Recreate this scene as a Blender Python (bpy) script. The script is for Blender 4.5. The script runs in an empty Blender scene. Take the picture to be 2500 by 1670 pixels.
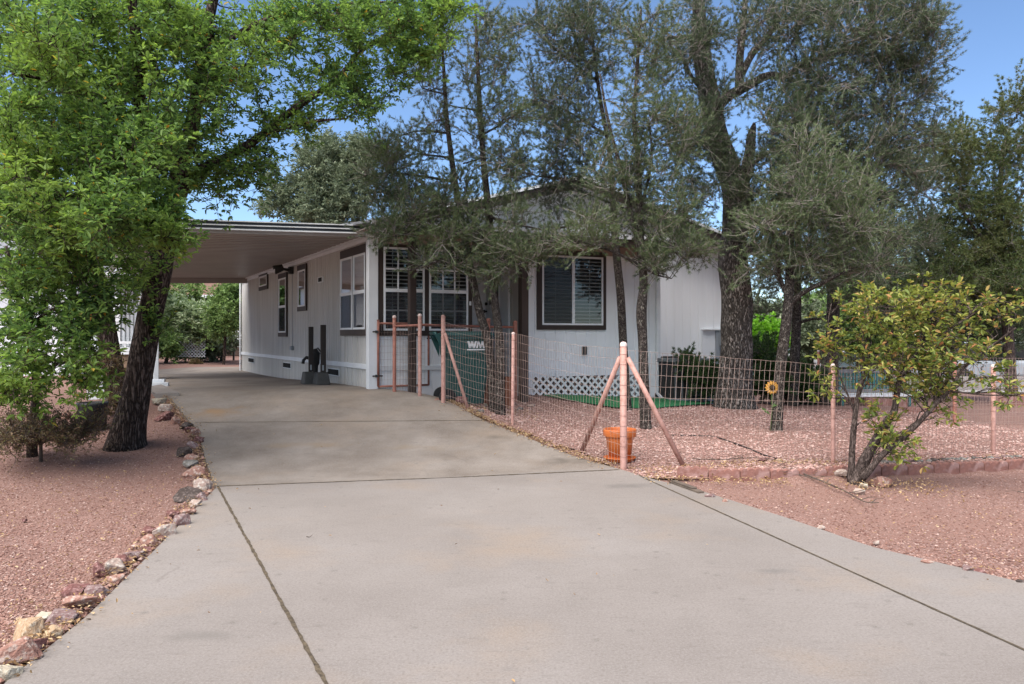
import bpy, bmesh, math, random
import numpy as np
from mathutils import Vector
R = random.Random(7)
NR = np.random.default_rng(11)
F, HZ, CX, HC = 1900.0, 820.0, 1250.0, 1.4      # focal length (in picture units), horizon row, centre column, eye height
SC = bpy.context.scene
COL = SC.collection
V = Vector

# ------------------------------------------------------------------ terrain
def lerp(a, b, t): return a + (b - a) * t
def clamp(x, a=0., b=1.): return a if x < a else b if x > b else x
def smooth(t): t = clamp(t); return t * t * (3 - 2 * t)
def interp(x, pts):
    if x <= pts[0][0]: return pts[0][1]
    for (a, b), (c, d) in zip(pts, pts[1:]):
        if x <= c: return lerp(b, d, (x - a) / (c - a))
    return pts[-1][1]
GD = [(7.6, 0), (8, .02), (9, .13), (10, .29), (11, .48), (11.6, .56), (12.5, .575), (16, .52), (22.4, .34), (25, .335), (31, .62), (60, .9)]
GY = [(7.2, .085), (8, .1), (9, .12), (10.2, .18), (11.8, .28), (13, .39), (14.5, .42)]
CURB = [(1.2, 7.62), (1.58, 7.52), (2.27, 7.45), (3.0, 7.55), (3.6, 7.71), (4.5, 7.9), (5.33, 8.1), (7, 8.6), (10, 9.6)]
def G(x, y):
    gd = interp(y, GD)
    cap = .42 - .075 * clamp(x - .4, 0, 3) - .02 * clamp(x - 3.4, 0, 5)
    gy = min(interp(y, GY), cap)
    if y > 14 and x > -1: gy -= min(.5, .03 * (y - 14)) * smooth((x - 2) / 3)
    yc = interp(x, CURB)
    gy *= smooth((y - yc + .02) / .12) if x > 1.2 else smooth((y - 7.6) / .6)
    s = ((x - 1.15) * (10.8 - 8.06) + (y - 8.06) * (.93 + 1.15)) / 3.44
    return lerp(gd, gy, smooth((s + .1) / 1.3))
def W(px, py, Z): return V(((px - CX) * Z / F, Z, HC + (HZ - py) * Z / F))
def P(px, py, dz=0.):
    Z = 2.0
    k = (px - CX) / F
    while Z < 90:
        if HC + (HZ - py) * Z / F <= G(k * Z, Z) + dz:
            break
        Z += .02
    return V((k * Z, Z, G(k * Z, Z)))
def GP(px, Z):
    x = (px - CX) / F * Z
    return V((x, Z, G(x, Z)))

# ------------------------------------------------------------------ materials
def node_mat(name):
    m = bpy.data.materials.new(name); m.use_nodes = True
    nt = m.node_tree; nt.nodes.clear()
    out = nt.nodes.new('ShaderNodeOutputMaterial')
    return m, nt, out
def c4(c): return (c[0], c[1], c[2], 1)
def N(nt, typ, **kw):
    n = nt.nodes.new(typ)
    for k, v in kw.items():
        if k.startswith('i_'): n.inputs[k[2:].replace('_', ' ')].default_value = v
        else: setattr(n, k, v)
    return n
def ramp(nt, fac, stops):
    r = nt.nodes.new('ShaderNodeValToRGB'); e = r.color_ramp.elements
    e[0].position, e[0].color = stops[0][0], c4(stops[0][1])
    e[1].position, e[1].color = stops[-1][0], c4(stops[-1][1])
    for p, c in stops[1:-1]:
        q = e.new(p); q.color = c4(c)
    nt.links.new(fac, r.inputs['Fac'])
    return r.outputs['Color']
def mat(name, c1, c2=None, rough=.7, scale=8., detail=4., bump=0., bscale=None, metal=0., stretch=(1, 1, 1), spec=.3, c3=None, s3=60., f3=.3, bdist=.01):
    m, nt, out = node_mat(name)
    L = nt.links.new
    b = N(nt, 'ShaderNodeBsdfPrincipled'); L(b.outputs[0], out.inputs[0])
    b.inputs['Roughness'].default_value = rough; b.inputs['Metallic'].default_value = metal
    b.inputs['Specular IOR Level'].default_value = spec
    tc = N(nt, 'ShaderNodeTexCoord'); mp = N(nt, 'ShaderNodeMapping'); L(tc.outputs['Object'], mp.inputs[0])
    mp.inputs['Scale'].default_value = stretch
    no = N(nt, 'ShaderNodeTexNoise'); L(mp.outputs[0], no.inputs[0])
    no.inputs['Scale'].default_value = scale; no.inputs['Detail'].default_value = detail
    c2 = c2 or tuple(x * .8 for x in c1)
    col = ramp(nt, no.outputs['Fac'], [(.3, c1), (.7, c2)])
    if c3:
        n3 = N(nt, 'ShaderNodeTexNoise'); L(mp.outputs[0], n3.inputs[0]); n3.inputs['Scale'].default_value = s3
        n3.inputs['Detail'].default_value = 3
        k = ramp(nt, n3.outputs['Fac'], [(.5, (0, 0, 0)), (.68, (f3, f3, f3))])
        mx = N(nt, 'ShaderNodeMix', data_type='RGBA'); L(k, mx.inputs[0]); L(col, mx.inputs[6]); mx.inputs[7].default_value = c4(c3)
        col = mx.outputs[2]
    L(col, b.inputs['Base Color'])
    if bump:
        nb = N(nt, 'ShaderNodeTexNoise'); L(mp.outputs[0], nb.inputs[0]); nb.inputs['Scale'].default_value = bscale or scale * 4; nb.inputs['Detail'].default_value = 5
        bp = N(nt, 'ShaderNodeBump'); L(nb.outputs['Fac'], bp.inputs['Height']); bp.inputs['Strength'].default_value = bump; bp.inputs['Distance'].default_value = bdist
        L(bp.outputs[0], b.inputs['Normal'])
    return m
def gravel_mat(name, cols, size, big, bigc, bump=.8):
    m, nt, out = node_mat(name); L = nt.links.new
    b = N(nt, 'ShaderNodeBsdfPrincipled'); L(b.outputs[0], out.inputs[0]); b.inputs['Roughness'].default_value = .9; b.inputs['Specular IOR Level'].default_value = .15
    tc = N(nt, 'ShaderNodeTexCoord')
    vo = N(nt, 'ShaderNodeTexVoronoi'); L(tc.outputs['Object'], vo.inputs['Vector']); vo.inputs['Scale'].default_value = 1 / size
    sp = N(nt, 'ShaderNodeSeparateColor'); L(vo.outputs['Color'], sp.inputs[0])
    n = len(cols)
    col = ramp(nt, sp.outputs[0], [(i / (n - 1), c) for i, c in enumerate(cols)])
    nb = N(nt, 'ShaderNodeTexNoise'); L(tc.outputs['Object'], nb.inputs[0]); nb.inputs['Scale'].default_value = big; nb.inputs['Detail'].default_value = 5
    k = ramp(nt, nb.outputs['Fac'], [(.40, (0, 0, 0)), (.62, (.8, .8, .8))])
    mx = N(nt, 'ShaderNodeMix', data_type='RGBA'); L(k, mx.inputs[0]); L(col, mx.inputs[6]); mx.inputs[7].default_value = c4(bigc)
    # narrow darker gaps between the stones
    gap = ramp(nt, vo.outputs['Distance'], [(.45, (0, 0, 0)), (.75, (.55, .55, .55))])
    m2 = N(nt, 'ShaderNodeMix', data_type='RGBA'); L(gap, m2.inputs[0]); L(mx.outputs[2], m2.inputs[6]); m2.inputs[7].default_value = c4(tuple(x * .45 for x in bigc))
    L(m2.outputs[2], b.inputs['Base Color'])
    bp = N(nt, 'ShaderNodeBump', invert=True); L(vo.outputs['Distance'], bp.inputs['Height']); bp.inputs['Strength'].default_value = bump; bp.inputs['Distance'].default_value = size * .6
    L(bp.outputs[0], b.inputs['Normal'])
    return m
def leaf_mat(name, cols, trans=.3, rough=.5, gloss=.06, patch=None):
    m, nt, out = node_mat(name); L = nt.links.new
    g = N(nt, 'ShaderNodeNewGeometry')
    n = len(cols)
    col = ramp(nt, g.outputs['Random Per Island'], [(p, c) for p, c in cols])
    if patch:
        tc = N(nt, 'ShaderNodeTexCoord'); no = N(nt, 'ShaderNodeTexNoise'); L(tc.outputs['Object'], no.inputs[0]); no.inputs['Scale'].default_value = patch[1]
        k = ramp(nt, no.outputs['Fac'], [(.45, (0, 0, 0)), (.65, (patch[2],) * 3)])
        mx = N(nt, 'ShaderNodeMix', data_type='RGBA'); L(k, mx.inputs[0]); L(col, mx.inputs[6]); mx.inputs[7].default_value = c4(patch[0]); col = mx.outputs[2]
    d = N(nt, 'ShaderNodeBsdfPrincipled'); L(col, d.inputs['Base Color']); d.inputs['Roughness'].default_value = rough; d.inputs['Specular IOR Level'].default_value = gloss * 5
    t = N(nt, 'ShaderNodeBsdfTranslucent')
    hs = N(nt, 'ShaderNodeHueSaturation'); L(col, hs.inputs['Color']); hs.inputs['Value'].default_value = 1.5; hs.inputs['Saturation'].default_value = 1.1; L(hs.outputs[0], t.inputs[0])
    ms = N(nt, 'ShaderNodeMixShader'); ms.inputs[0].default_value = trans
    L(d.outputs[0], ms.inputs[1]); L(t.outputs[0], ms.inputs[2]); L(ms.outputs[0], out.inputs[0])
    return m
def bark_mat(name, c1, c2, scale=9., bump=1.0, lich=None, dist=.03, st=.22):
    m, nt, out = node_mat(name); L = nt.links.new
    b = N(nt, 'ShaderNodeBsdfPrincipled'); L(b.outputs[0], out.inputs[0]); b.inputs['Roughness'].default_value = .9; b.inputs['Specular IOR Level'].default_value = .1
    tc = N(nt, 'ShaderNodeTexCoord'); mp = N(nt, 'ShaderNodeMapping'); L(tc.outputs['Object'], mp.inputs[0]); mp.inputs['Scale'].default_value = (1, 1, st)
    n0 = N(nt, 'ShaderNodeTexNoise'); L(mp.outputs[0], n0.inputs[0]); n0.inputs['Scale'].default_value = scale * 1.2; n0.inputs['Detail'].default_value = 4
    av = N(nt, 'ShaderNodeMix', data_type='RGBA'); av.inputs[0].default_value = .12; L(mp.outputs[0], av.inputs[6]); L(n0.outputs['Color'], av.inputs[7])
    vo = N(nt, 'ShaderNodeTexVoronoi', feature='DISTANCE_TO_EDGE'); L(av.outputs[2], vo.inputs['Vector']); vo.inputs['Scale'].default_value = scale * 2.2
    k = ramp(nt, vo.outputs['Distance'], [(.02, (0, 0, 0)), (.22, (1, 1, 1))])
    ns = N(nt, 'ShaderNodeTexNoise'); L(tc.outputs['Object'], ns.inputs[0]); ns.inputs['Scale'].default_value = 30; ns.inputs['Detail'].default_value = 6
    cc = ramp(nt, ns.outputs['Fac'], [(.35, c1), (.65, c2)])
    if lich:
        nl = N(nt, 'ShaderNodeTexNoise'); L(tc.outputs['Object'], nl.inputs[0]); nl.inputs['Scale'].default_value = 18; nl.inputs['Detail'].default_value = 6
        kl = ramp(nt, nl.outputs['Fac'], [(.54, (0, 0, 0)), (.64, (.7, .7, .7))])
        ml = N(nt, 'ShaderNodeMix', data_type='RGBA'); L(kl, ml.inputs[0]); L(cc, ml.inputs[6]); ml.inputs[7].default_value = c4(lich); cc = ml.outputs[2]
    mx = N(nt, 'ShaderNodeMix', data_type='RGBA'); L(k, mx.inputs[0]); mx.inputs[6].default_value = c4(tuple(x * .3 for x in c1)); L(cc, mx.inputs[7])
    L(mx.outputs[2], b.inputs['Base Color'])
    ad = N(nt, 'ShaderNodeMath', operation='MULTIPLY_ADD'); L(ns.outputs['Fac'], ad.inputs[0]); ad.inputs[1].default_value = .4; L(k, ad.inputs[2])
    bp = N(nt, 'ShaderNodeBump'); L(ad.outputs[0], bp.inputs['Height']); bp.inputs['Strength'].default_value = bump; bp.inputs['Distance'].default_value = dist
    L(bp.outputs[0], b.inputs['Normal'])
    return m

M = {}
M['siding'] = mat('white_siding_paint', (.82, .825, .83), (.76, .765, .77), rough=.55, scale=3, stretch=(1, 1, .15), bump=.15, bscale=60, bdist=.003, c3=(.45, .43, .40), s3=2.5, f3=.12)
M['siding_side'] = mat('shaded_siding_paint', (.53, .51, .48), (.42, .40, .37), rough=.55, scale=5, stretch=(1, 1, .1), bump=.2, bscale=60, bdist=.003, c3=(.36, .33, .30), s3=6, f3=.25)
M['trim_white'] = mat('white_trim', (.70, .71, .72), (.64, .65, .66), rough=.5, scale=4)
M['brown'] = mat('brown_painted_wood', (.045, .028, .022), (.028, .019, .015), rough=.5, scale=6, stretch=(1, 1, .2), bump=.2, bscale=50, bdist=.003)
M['soffit'] = mat('tan_soffit', (.34, .26, .22), (.28, .21, .18), rough=.8, scale=2)
M['vinyl'] = mat('white_window_vinyl', (.75, .76, .77), (.7, .71, .72), rough=.35, scale=5)
M['blind'] = mat('window_blind_slats', (.50, .50, .47), (.42, .42, .40), rough=.6, scale=3)
M['dark'] = mat('dark_room', (.012, .012, .013), (.02, .018, .016), rough=.9, scale=2)
M['shingle'] = mat('grey_roof_shingle', (.22, .22, .23), (.14, .14, .15), rough=.9, scale=14, bump=.5, bscale=60)
M['alu'] = mat('white_enamelled_metal', (.72, .73, .74), (.6, .61, .62), rough=.35, scale=3)
M['pan'] = mat('carport_ceiling_pan', (.34, .30, .275), (.28, .245, .222), rough=.4, scale=1.5)
M['gutter_dark'] = mat('dark_gutter_groove', (.05, .055, .065), (.03, .034, .04), rough=.4, scale=3)
M['concrete'] = None
M['salmon'] = mat('salmon_painted_pipe', (.45, .255, .21), (.34, .185, .15), rough=.5, scale=14, c3=(.24, .11, .08), s3=22, f3=.6)
M['salmon_old'] = mat('weathered_salmon_pipe', (.36, .15, .11), (.27, .11, .08), rough=.6, scale=14, c3=(.14, .06, .04), s3=22, f3=.6)
M['wire'] = mat('salmon_fence_wire', (.38, .27, .225), (.26, .18, .15), rough=.6, scale=6)
M['pale_cap'] = mat('pale_post_cap', (.66, .52, .47), (.60, .44, .38), rough=.6, scale=9)
M['bin'] = mat('dark_green_plastic', (.008, .060, .055), (.006, .045, .042), rough=.45, scale=5, c3=(.05, .10, .09), s3=14, f3=.3, spec=.4)
M['rubber'] = mat('black_rubber', (.012, .012, .013), rough=.7)
M['logo'] = mat('white_logo_print', (.72, .74, .75), rough=.5)
M['orange'] = mat('orange_plastic_pot', (.56, .15, .035), (.47, .12, .028), rough=.45, scale=6, spec=.4)
M['brick_edge'] = mat('red_scalloped_paver', (.27, .128, .10), (.19, .09, .072), rough=.9, scale=12, bump=.6, bscale=90, c3=(.45, .30, .27), s3=9, f3=.5)
M['turf'] = mat('green_artificial_turf', (.025, .17, .06), (.018, .11, .04), rough=.95, scale=30, bump=.8, bscale=300)
M['ac_metal'] = mat('weathered_grey_metal', (.19, .195, .20), (.13, .13, .135), rough=.5, scale=6)
M['ac_dark'] = mat('dark_louvre_fins', (.035, .032, .03), (.02, .02, .02), rough=.6, scale=10)
M['grey_box'] = mat('grey_meter_enamel', (.28, .30, .32), (.22, .24, .26), rough=.45, scale=4)
M['glassball'] = mat('meter_dial', (.55, .55, .52), rough=.1, spec=.6)
M['stone_wall'] = mat('brown_stone_veneer', (.30, .20, .13), (.12, .085, .06), rough=.9, scale=6, bump=.8, bscale=20)
M['red_brick'] = mat('dark_red_brick', (.16, .06, .045), (.11, .045, .035), rough=.9, scale=12, bump=.4)
M['terracotta'] = mat('terracotta_roof_tiles', (.30, .145, .10), (.24, .11, .08), rough=.9, scale=8, bump=.5, bscale=30)
M['brown_tile'] = mat('brown_roof_tiles', (.17, .095, .07), (.12, .07, .055), rough=.9, scale=8, bump=.5, bscale=30)
M['teal'] = mat('teal_painted_slats', (.025, .16, .15), (.02, .12, .12), rough=.6)
M['teal_wall'] = mat('pale_teal_gable', (.16, .26, .27), rough=.8)
M['black_metal'] = mat('black_cast_iron', (.018, .017, .017), (.03, .028, .026), rough=.55, scale=14)
M['dark_wood'] = mat('dark_stained_board', (.035, .025, .02), (.02, .015, .012), rough=.6, scale=8, stretch=(1, 1, .2))
M['base_grey'] = mat('charcoal_stand_base', (.055, .053, .05), (.04, .038, .036), rough=.6, scale=8)
M['old_wood'] = mat('weathered_plank', (.16, .12, .09), (.07, .055, .045), rough=.95, scale=6, stretch=(.2, 1, 1), bump=.6, bscale=30)
M['planter'] = mat('rust_brown_planter', (.26, .10, .055), (.18, .07, .04), rough=.8, scale=10, bump=.3)
M['hose'] = mat('black_hose', (.02, .018, .017), rough=.6)
M['twig'] = mat('grey_dead_twig', (.12, .09, .07), (.07, .05, .04), rough=.9, scale=20)
M['pale_twig'] = mat('pale_grey_twig', (.22, .19, .165), (.13, .11, .095), rough=.9, scale=20)
M['petal'] = mat('faded_yellow_petal', (.55, .30, .06), (.42, .20, .04), rough=.7, scale=20)
M['seed'] = mat('brown_flower_centre', (.05, .03, .015), rough=.9)
M['green_stem'] = mat('green_painted_stem', (.05, .09, .02), rough=.7)
M['far_wall'] = mat('brown_house_siding', (.10, .065, .05), (.08, .05, .04), rough=.9, scale=3)
M['black_pot'] = mat('black_nursery_tub', (.018, .019, .020), (.03, .03, .032), rough=.5)
M['road'] = mat('pale_asphalt_road', (.30, .28, .27), (.24, .22, .21), rough=.95, scale=5)

def glass_mat():
    m, nt, out = node_mat('window_glass'); L = nt.links.new
    t = N(nt, 'ShaderNodeBsdfTransparent'); t.inputs[0].default_value = (.86, .89, .90, 1)
    g = N(nt, 'ShaderNodeBsdfGlossy'); g.inputs['Roughness'].default_value = .02; g.inputs[0].default_value = (.9, .93, .95, 1)
    fr = N(nt, 'ShaderNodeFresnel'); fr.inputs[0].default_value = 1.5
    ma = N(nt, 'ShaderNodeMath', operation='MULTIPLY_ADD'); L(fr.outputs[0], ma.inputs[0]); ma.inputs[1].default_value = 1.1; ma.inputs[2].default_value = .02
    ms = N(nt, 'ShaderNodeMixShader'); L(ma.outputs[0], ms.inputs[0]); L(t.outputs[0], ms.inputs[1]); L(g.outputs[0], ms.inputs[2]); L(ms.outputs[0], out.inputs[0])
    return m
M['glass'] = glass_mat()
def screen_mat():
    m, nt, out = node_mat('insect_screen'); L = nt.links.new
    t = N(nt, 'ShaderNodeBsdfTransparent')
    g = N(nt, 'ShaderNodeBsdfDiffuse'); g.inputs[0].default_value = (.05, .05, .055, 1)
    ms = N(nt, 'ShaderNodeMixShader'); ms.inputs[0].default_value = .6; L(t.outputs[0], ms.inputs[1]); L(g.outputs[0], ms.inputs[2]); L(ms.outputs[0], out.inputs[0])
    return m
M['screen'] = screen_mat()

def concrete_mat():
    m, nt, out = node_mat('driveway_concrete'); L = nt.links.new
    b = N(nt, 'ShaderNodeBsdfPrincipled'); L(b.outputs[0], out.inputs[0]); b.inputs['Roughness'].default_value = .85; b.inputs['Specular IOR Level'].default_value = .2
    tc = N(nt, 'ShaderNodeTexCoord')
    def noise(s, d=5, r=.55, vec=None):
        n = N(nt, 'ShaderNodeTexNoise'); L(vec or tc.outputs['Object'], n.inputs[0]); n.inputs['Scale'].default_value = s; n.inputs['Detail'].default_value = d; n.inputs['Roughness'].default_value = r
        return n.outputs['Fac']
    col = ramp(nt, noise(.55, 6, .6), [(.3, (.158, .134, .118)), (.5, (.196, .169, .150)), (.7, (.232, .205, .186))])
    # the older upper slab, beyond the joint, is browner and more stained
    sx3 = N(nt, 'ShaderNodeSeparateXYZ'); L(tc.outputs['Object'], sx3.inputs[0])
    jm = N(nt, 'ShaderNodeMath', operation='MULTIPLY_ADD'); L(sx3.outputs[0], jm.inputs[0]); jm.inputs[1].default_value = -.2415; jm.inputs[2].default_value = -7.80
    ja = N(nt, 'ShaderNodeMath', operation='ADD'); L(sx3.outputs[1], ja.inputs[0]); L(jm.outputs[0], ja.inputs[1])
    jg = N(nt, 'ShaderNodeMath', operation='GREATER_THAN'); L(ja.outputs[0], jg.inputs[0]); jg.inputs[1].default_value = 0
    old = ramp(nt, nt.nodes.new('ShaderNodeTexNoise').outputs['Fac'], [(.32, (.118, .090, .068)), (.5, (.180, .147, .119)), (.68, (.245, .208, .176))])
    on = old.node.inputs['Fac'].links[0].from_node; L(tc.outputs['Object'], on.inputs[0]); on.inputs['Scale'].default_value = 1.5; on.inputs['Detail'].default_value = 7; on.inputs['Roughness'].default_value = .65
    mo = N(nt, 'ShaderNodeMix', data_type='RGBA'); L(jg.outputs[0], mo.inputs[0]); L(col, mo.inputs[6]); L(old, mo.inputs[7]); col = mo.outputs[2]
    def over(col, fac, c):
        mx = N(nt, 'ShaderNodeMix', data_type='RGBA'); L(fac, mx.inputs[0]); L(col, mx.inputs[6]); mx.inputs[7].default_value = c4(c); return mx.outputs[2]
    # blotchy grey wear, tan dust, small dark specks, fine sand grain
    mp = N(nt, 'ShaderNodeMapping'); L(tc.outputs['Object'], mp.inputs[0]); mp.inputs['Scale'].default_value = (1, .6, 1); mp.inputs['Location'].default_value = (3, 7, 0)
    col = over(col, ramp(nt, noise(1.6, 7, .65, mp.outputs[0]), [(.5, (0, 0, 0)), (.7, (.32,) * 3)]), (.135, .116, .102))
    mp2 = N(nt, 'ShaderNodeMapping'); L(tc.outputs['Object'], mp2.inputs[0]); mp2.inputs['Location'].default_value = (13, 2, 0)
    col = over(col, ramp(nt, noise(.9, 6, .6, mp2.outputs[0]), [(.52, (0, 0, 0)), (.72, (.6,) * 3)]), (.245, .178, .122))
    col = over(col, ramp(nt, noise(22, 4, .6), [(.62, (0, 0, 0)), (.72, (.45,) * 3)]), (.15, .135, .12))
    vo = N(nt, 'ShaderNodeTexVoronoi'); L(tc.outputs['Object'], vo.inputs['Vector']); vo.inputs['Scale'].default_value = 5.5
    sp = ramp(nt, vo.outputs['Distance'], [(.04, (.75,) * 3), (.15, (0, 0, 0))])
    col = over(col, sp, (.12, .105, .09))
    col = over(col, ramp(nt, noise(150, 3, .7), [(.42, (0, 0, 0)), (.62, (.6,) * 3)]), (.285, .255, .232))
    col = over(col, ramp(nt, noise(75, 4, .75), [(.52, (0, 0, 0)), (.66, (.7,) * 3)]), (.13, .11, .09))
    mpd = N(nt, 'ShaderNodeMapping'); L(tc.outputs['Object'], mpd.inputs[0]); mpd.inputs['Scale'].default_value = (.5, 2.6, 1); mpd.inputs['Rotation'].default_value = (0, 0, .25)
    col = over(col, ramp(nt, noise(9, 7, .75, mpd.outputs[0]), [(.55, (0, 0, 0)), (.72, (.5,) * 3)]), (.14, .12, .105))
    # long hairline cracks
    wn = N(nt, 'ShaderNodeTexNoise'); L(tc.outputs['Object'], wn.inputs[0]); wn.inputs['Scale'].default_value = 1.3; wn.inputs['Detail'].default_value = 6
    wm = N(nt, 'ShaderNodeMix', data_type='RGBA'); wm.inputs[0].default_value = .35; L(tc.outputs['Object'], wm.inputs[6]); L(wn.outputs['Color'], wm.inputs[7])
    ve = N(nt, 'ShaderNodeTexVoronoi', feature='DISTANCE_TO_EDGE'); L(wm.outputs[2], ve.inputs['Vector']); ve.inputs['Scale'].default_value = .55
    cr = ramp(nt, ve.outputs['Distance'], [(.0, (1, 1, 1)), (.0035, (0, 0, 0))])
    gate = ramp(nt, noise(.8, 3), [(.62, (0, 0, 0)), (.66, (.4,) * 3)])
    mu = N(nt, 'ShaderNodeMix', data_type='RGBA', blend_type='MULTIPLY'); mu.inputs[0].default_value = 1; L(cr, mu.inputs[6]); L(gate, mu.inputs[7])
    col = over(col, mu.outputs[2], (.12, .10, .085))
    def stain_or_shadow(col, cx_, cy_, rx_, ry_, colr, amt):
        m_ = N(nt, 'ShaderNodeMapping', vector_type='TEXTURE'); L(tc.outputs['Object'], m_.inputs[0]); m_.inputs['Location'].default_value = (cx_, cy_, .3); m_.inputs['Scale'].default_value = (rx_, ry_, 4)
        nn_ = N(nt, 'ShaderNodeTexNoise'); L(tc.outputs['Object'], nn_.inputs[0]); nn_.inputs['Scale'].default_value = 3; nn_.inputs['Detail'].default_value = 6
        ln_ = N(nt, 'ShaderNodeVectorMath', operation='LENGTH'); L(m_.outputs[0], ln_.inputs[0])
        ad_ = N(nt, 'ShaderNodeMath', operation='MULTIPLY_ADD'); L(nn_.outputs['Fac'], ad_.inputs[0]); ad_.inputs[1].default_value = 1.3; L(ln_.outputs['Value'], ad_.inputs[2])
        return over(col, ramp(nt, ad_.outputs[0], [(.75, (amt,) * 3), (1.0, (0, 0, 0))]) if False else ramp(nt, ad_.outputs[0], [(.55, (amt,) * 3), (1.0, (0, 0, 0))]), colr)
    col = stain_or_shadow(col, -3.9, 10.4, 1.0, .8, (.26, .155, .075), .7); col = stain_or_shadow(col, -2.4, 9.0, 1.3, .5, (.24, .175, .11), .6)
    col = stain_or_shadow(col, -.9, 8.9, 1.6, .5, (.24, .18, .12), .5); col = stain_or_shadow(col, .6, 8.35, .8, .35, (.10, .085, .07), .8); col = stain_or_shadow(col, -.2, 9.3, .6, .3, (.10, .085, .07), .6)
    col = stain_or_shadow(col, 1.15, 7.2, .7, .45, (.11, .10, .09), .7); col = stain_or_shadow(col, 1.55, 4.6, .5, .14, (.12, .11, .10), .6); col = stain_or_shadow(col, 2.1, 4.15, .4, .12, (.12, .11, .10), .6); col = stain_or_shadow(col, -1.4, 3.6, .5, .2, (.14, .125, .11), .6)
    col = stain_or_shadow(col, -5.5, 14.5, 3, .5, (.085, .07, .058), .8); col = stain_or_shadow(col, -6.5, 17.0, 3, .4, (.085, .07, .058), .7); col = stain_or_shadow(col, -3.4, 13.2, 1.5, .4, (.09, .075, .062), .6)  # dark strips painting the carport's shadow into the concrete colour
    L(col, b.inputs['Base Color'])
    bp = N(nt, 'ShaderNodeBump'); L(noise(120, 5, .7), bp.inputs['Height']); bp.inputs['Strength'].default_value = .35; bp.inputs['Distance'].default_value = .004
    L(bp.outputs[0], b.inputs['Normal'])
    return m
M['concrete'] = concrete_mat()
M['joint'] = mat('debris_filled_joint', (.05, .038, .026), (.13, .098, .062), rough=1, scale=40, bump=1, bscale=120)
M['gravel_red'] = gravel_mat('red_fine_gravel', [(.145, .075, .059), (.225, .127, .102), (.275, .166, .137), (.175, .095, .077), (.36, .255, .222)], .011, .8, (.245, .142, .112), bump=.6)
M['gravel_pink'] = gravel_mat('pink_landscape_gravel', [(.22, .125, .10), (.32, .19, .155), (.38, .255, .22), (.14, .078, .062), (.30, .168, .135)], .026, 1.1, (.27, .155, .122), bump=1)
M['pebble_pink'] = leaf_mat('pink_pebbles', [(0, (.22, .12, .10)), (.35, (.31, .18, .15)), (.7, (.39, .245, .21)), (1, (.48, .35, .31))], trans=0, rough=.9, gloss=.02)
M['pebble_red'] = leaf_mat('red_pebbles', [(0, (.12, .06, .05)), (.4, (.24, .13, .10)), (.8, (.33, .20, .16)), (1, (.45, .33, .28))], trans=0, rough=.9, gloss=.02)
M['litter'] = leaf_mat('dry_leaf_litter', [(0, (.13, .07, .035)), (.4, (.32, .20, .10)), (.8, (.46, .32, .17)), (1, (.55, .42, .26))], trans=.1, rough=.8, gloss=.02)
ROCKM = {}
for k, a, b_, c in [('pink', (0.336, 0.193, 0.148), (0.216, 0.109, 0.084), (0.448, 0.361, 0.304)), ('maroon', (.17, .075, .065), (.10, .05, .045), (.34, .2, .18)),
                    ('tan', (0.4, 0.277, 0.176), (0.304, 0.202, 0.12), (0.48, 0.403, 0.304)), ('charcoal', (.05, .038, .033), (.085, .066, .058), (.16, .125, .11)),
                    ('pale', (0.368, 0.286, 0.24), (0.256, 0.176, 0.144), (0.48, 0.437, 0.376)), ('mauve', (0.224, 0.147, 0.132), (0.144, 0.084, 0.08), (0.352, 0.294, 0.272)),
                    ('cream', (0.384, 0.336, 0.256), (0.32, 0.26, 0.192), (0.464, 0.437, 0.36)), ('slate', (.13, .115, .10), (.21, .19, .165), (.34, .31, .28))]:
    ROCKM[k] = mat(k + '_rock', a, b_, rough=.95, scale=14, detail=8, bump=1, bscale=45, c3=c, s3=40, f3=.85, bdist=.015, spec=.1)
M['pine_bark'] = bark_mat('grey_pine_bark', (.17, .14, .12), (.31, .27, .24), scale=15, bump=1, dist=.035)
M['thin_bark'] = bark_mat('dark_flaky_bark', (.08, .062, .053), (.17, .145, .125), scale=20, bump=.9, lich=(.30, .27, .22), dist=.012, st=.5)
M['oak_bark'] = bark_mat('dark_oak_bark', (.085, .058, .046), (.16, .12, .10), scale=13, bump=1, dist=.02, st=.16)
M['shrub_bark'] = bark_mat('smooth_grey_bark', (.09, .065, .055), (.15, .115, .10), scale=20, bump=.4, dist=.006)
M['oak_leaf'] = leaf_mat('oak_leaves', [(0, (.045, .085, .028)), (.3, (.09, .16, .044)), (.7, (.155, .245, .066)), (.988, (.25, .37, .085)), (.994, (.55, .33, .05)), (1, (.45, .20, .05))], trans=.42, patch=((.27, .37, .075), 1.1, .55))
M['pine_leaf'] = leaf_mat('pinyon_needles', [(0, (.022, .036, .015)), (.4, (.062, .090, .038)), (.8, (.115, .15, .068)), (1, (.25, .26, .14))], trans=.18, patch=((.14, .18, .07), .8, .5))
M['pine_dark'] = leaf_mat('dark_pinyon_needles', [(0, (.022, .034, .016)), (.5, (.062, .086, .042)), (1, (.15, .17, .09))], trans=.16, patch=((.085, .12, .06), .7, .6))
M['jun_leaf'] = leaf_mat('olive_juniper_sprays', [(0, (.032, .052, .018)), (.5, (.075, .105, .032)), (.9, (.12, .155, .045)), (1, (.17, .12, .05))], trans=.14, patch=((.12, .125, .045), .6, .5))
M['hedge_leaf'] = leaf_mat('dark_juniper_hedge', [(0, (.018, .04, .012)), (.5, (.04, .08, .022)), (1, (.08, .13, .035))], trans=.1)
M['photinia_leaf'] = leaf_mat('bronze_green_leaves', [(0, (.06, .09, .022)), (.4, (.16, .21, .045)), (.78, (.32, .34, .08)), (.93, (.48, .34, .12)), (1, (.50, .20, .10))], trans=.3, patch=((.27, .27, .05), 1.3, .4))
M['lime_leaf'] = leaf_mat('lime_green_leaves', [(0, (.12, .30, .03)), (1, (.26, .48, .06))], trans=.35)
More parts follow.
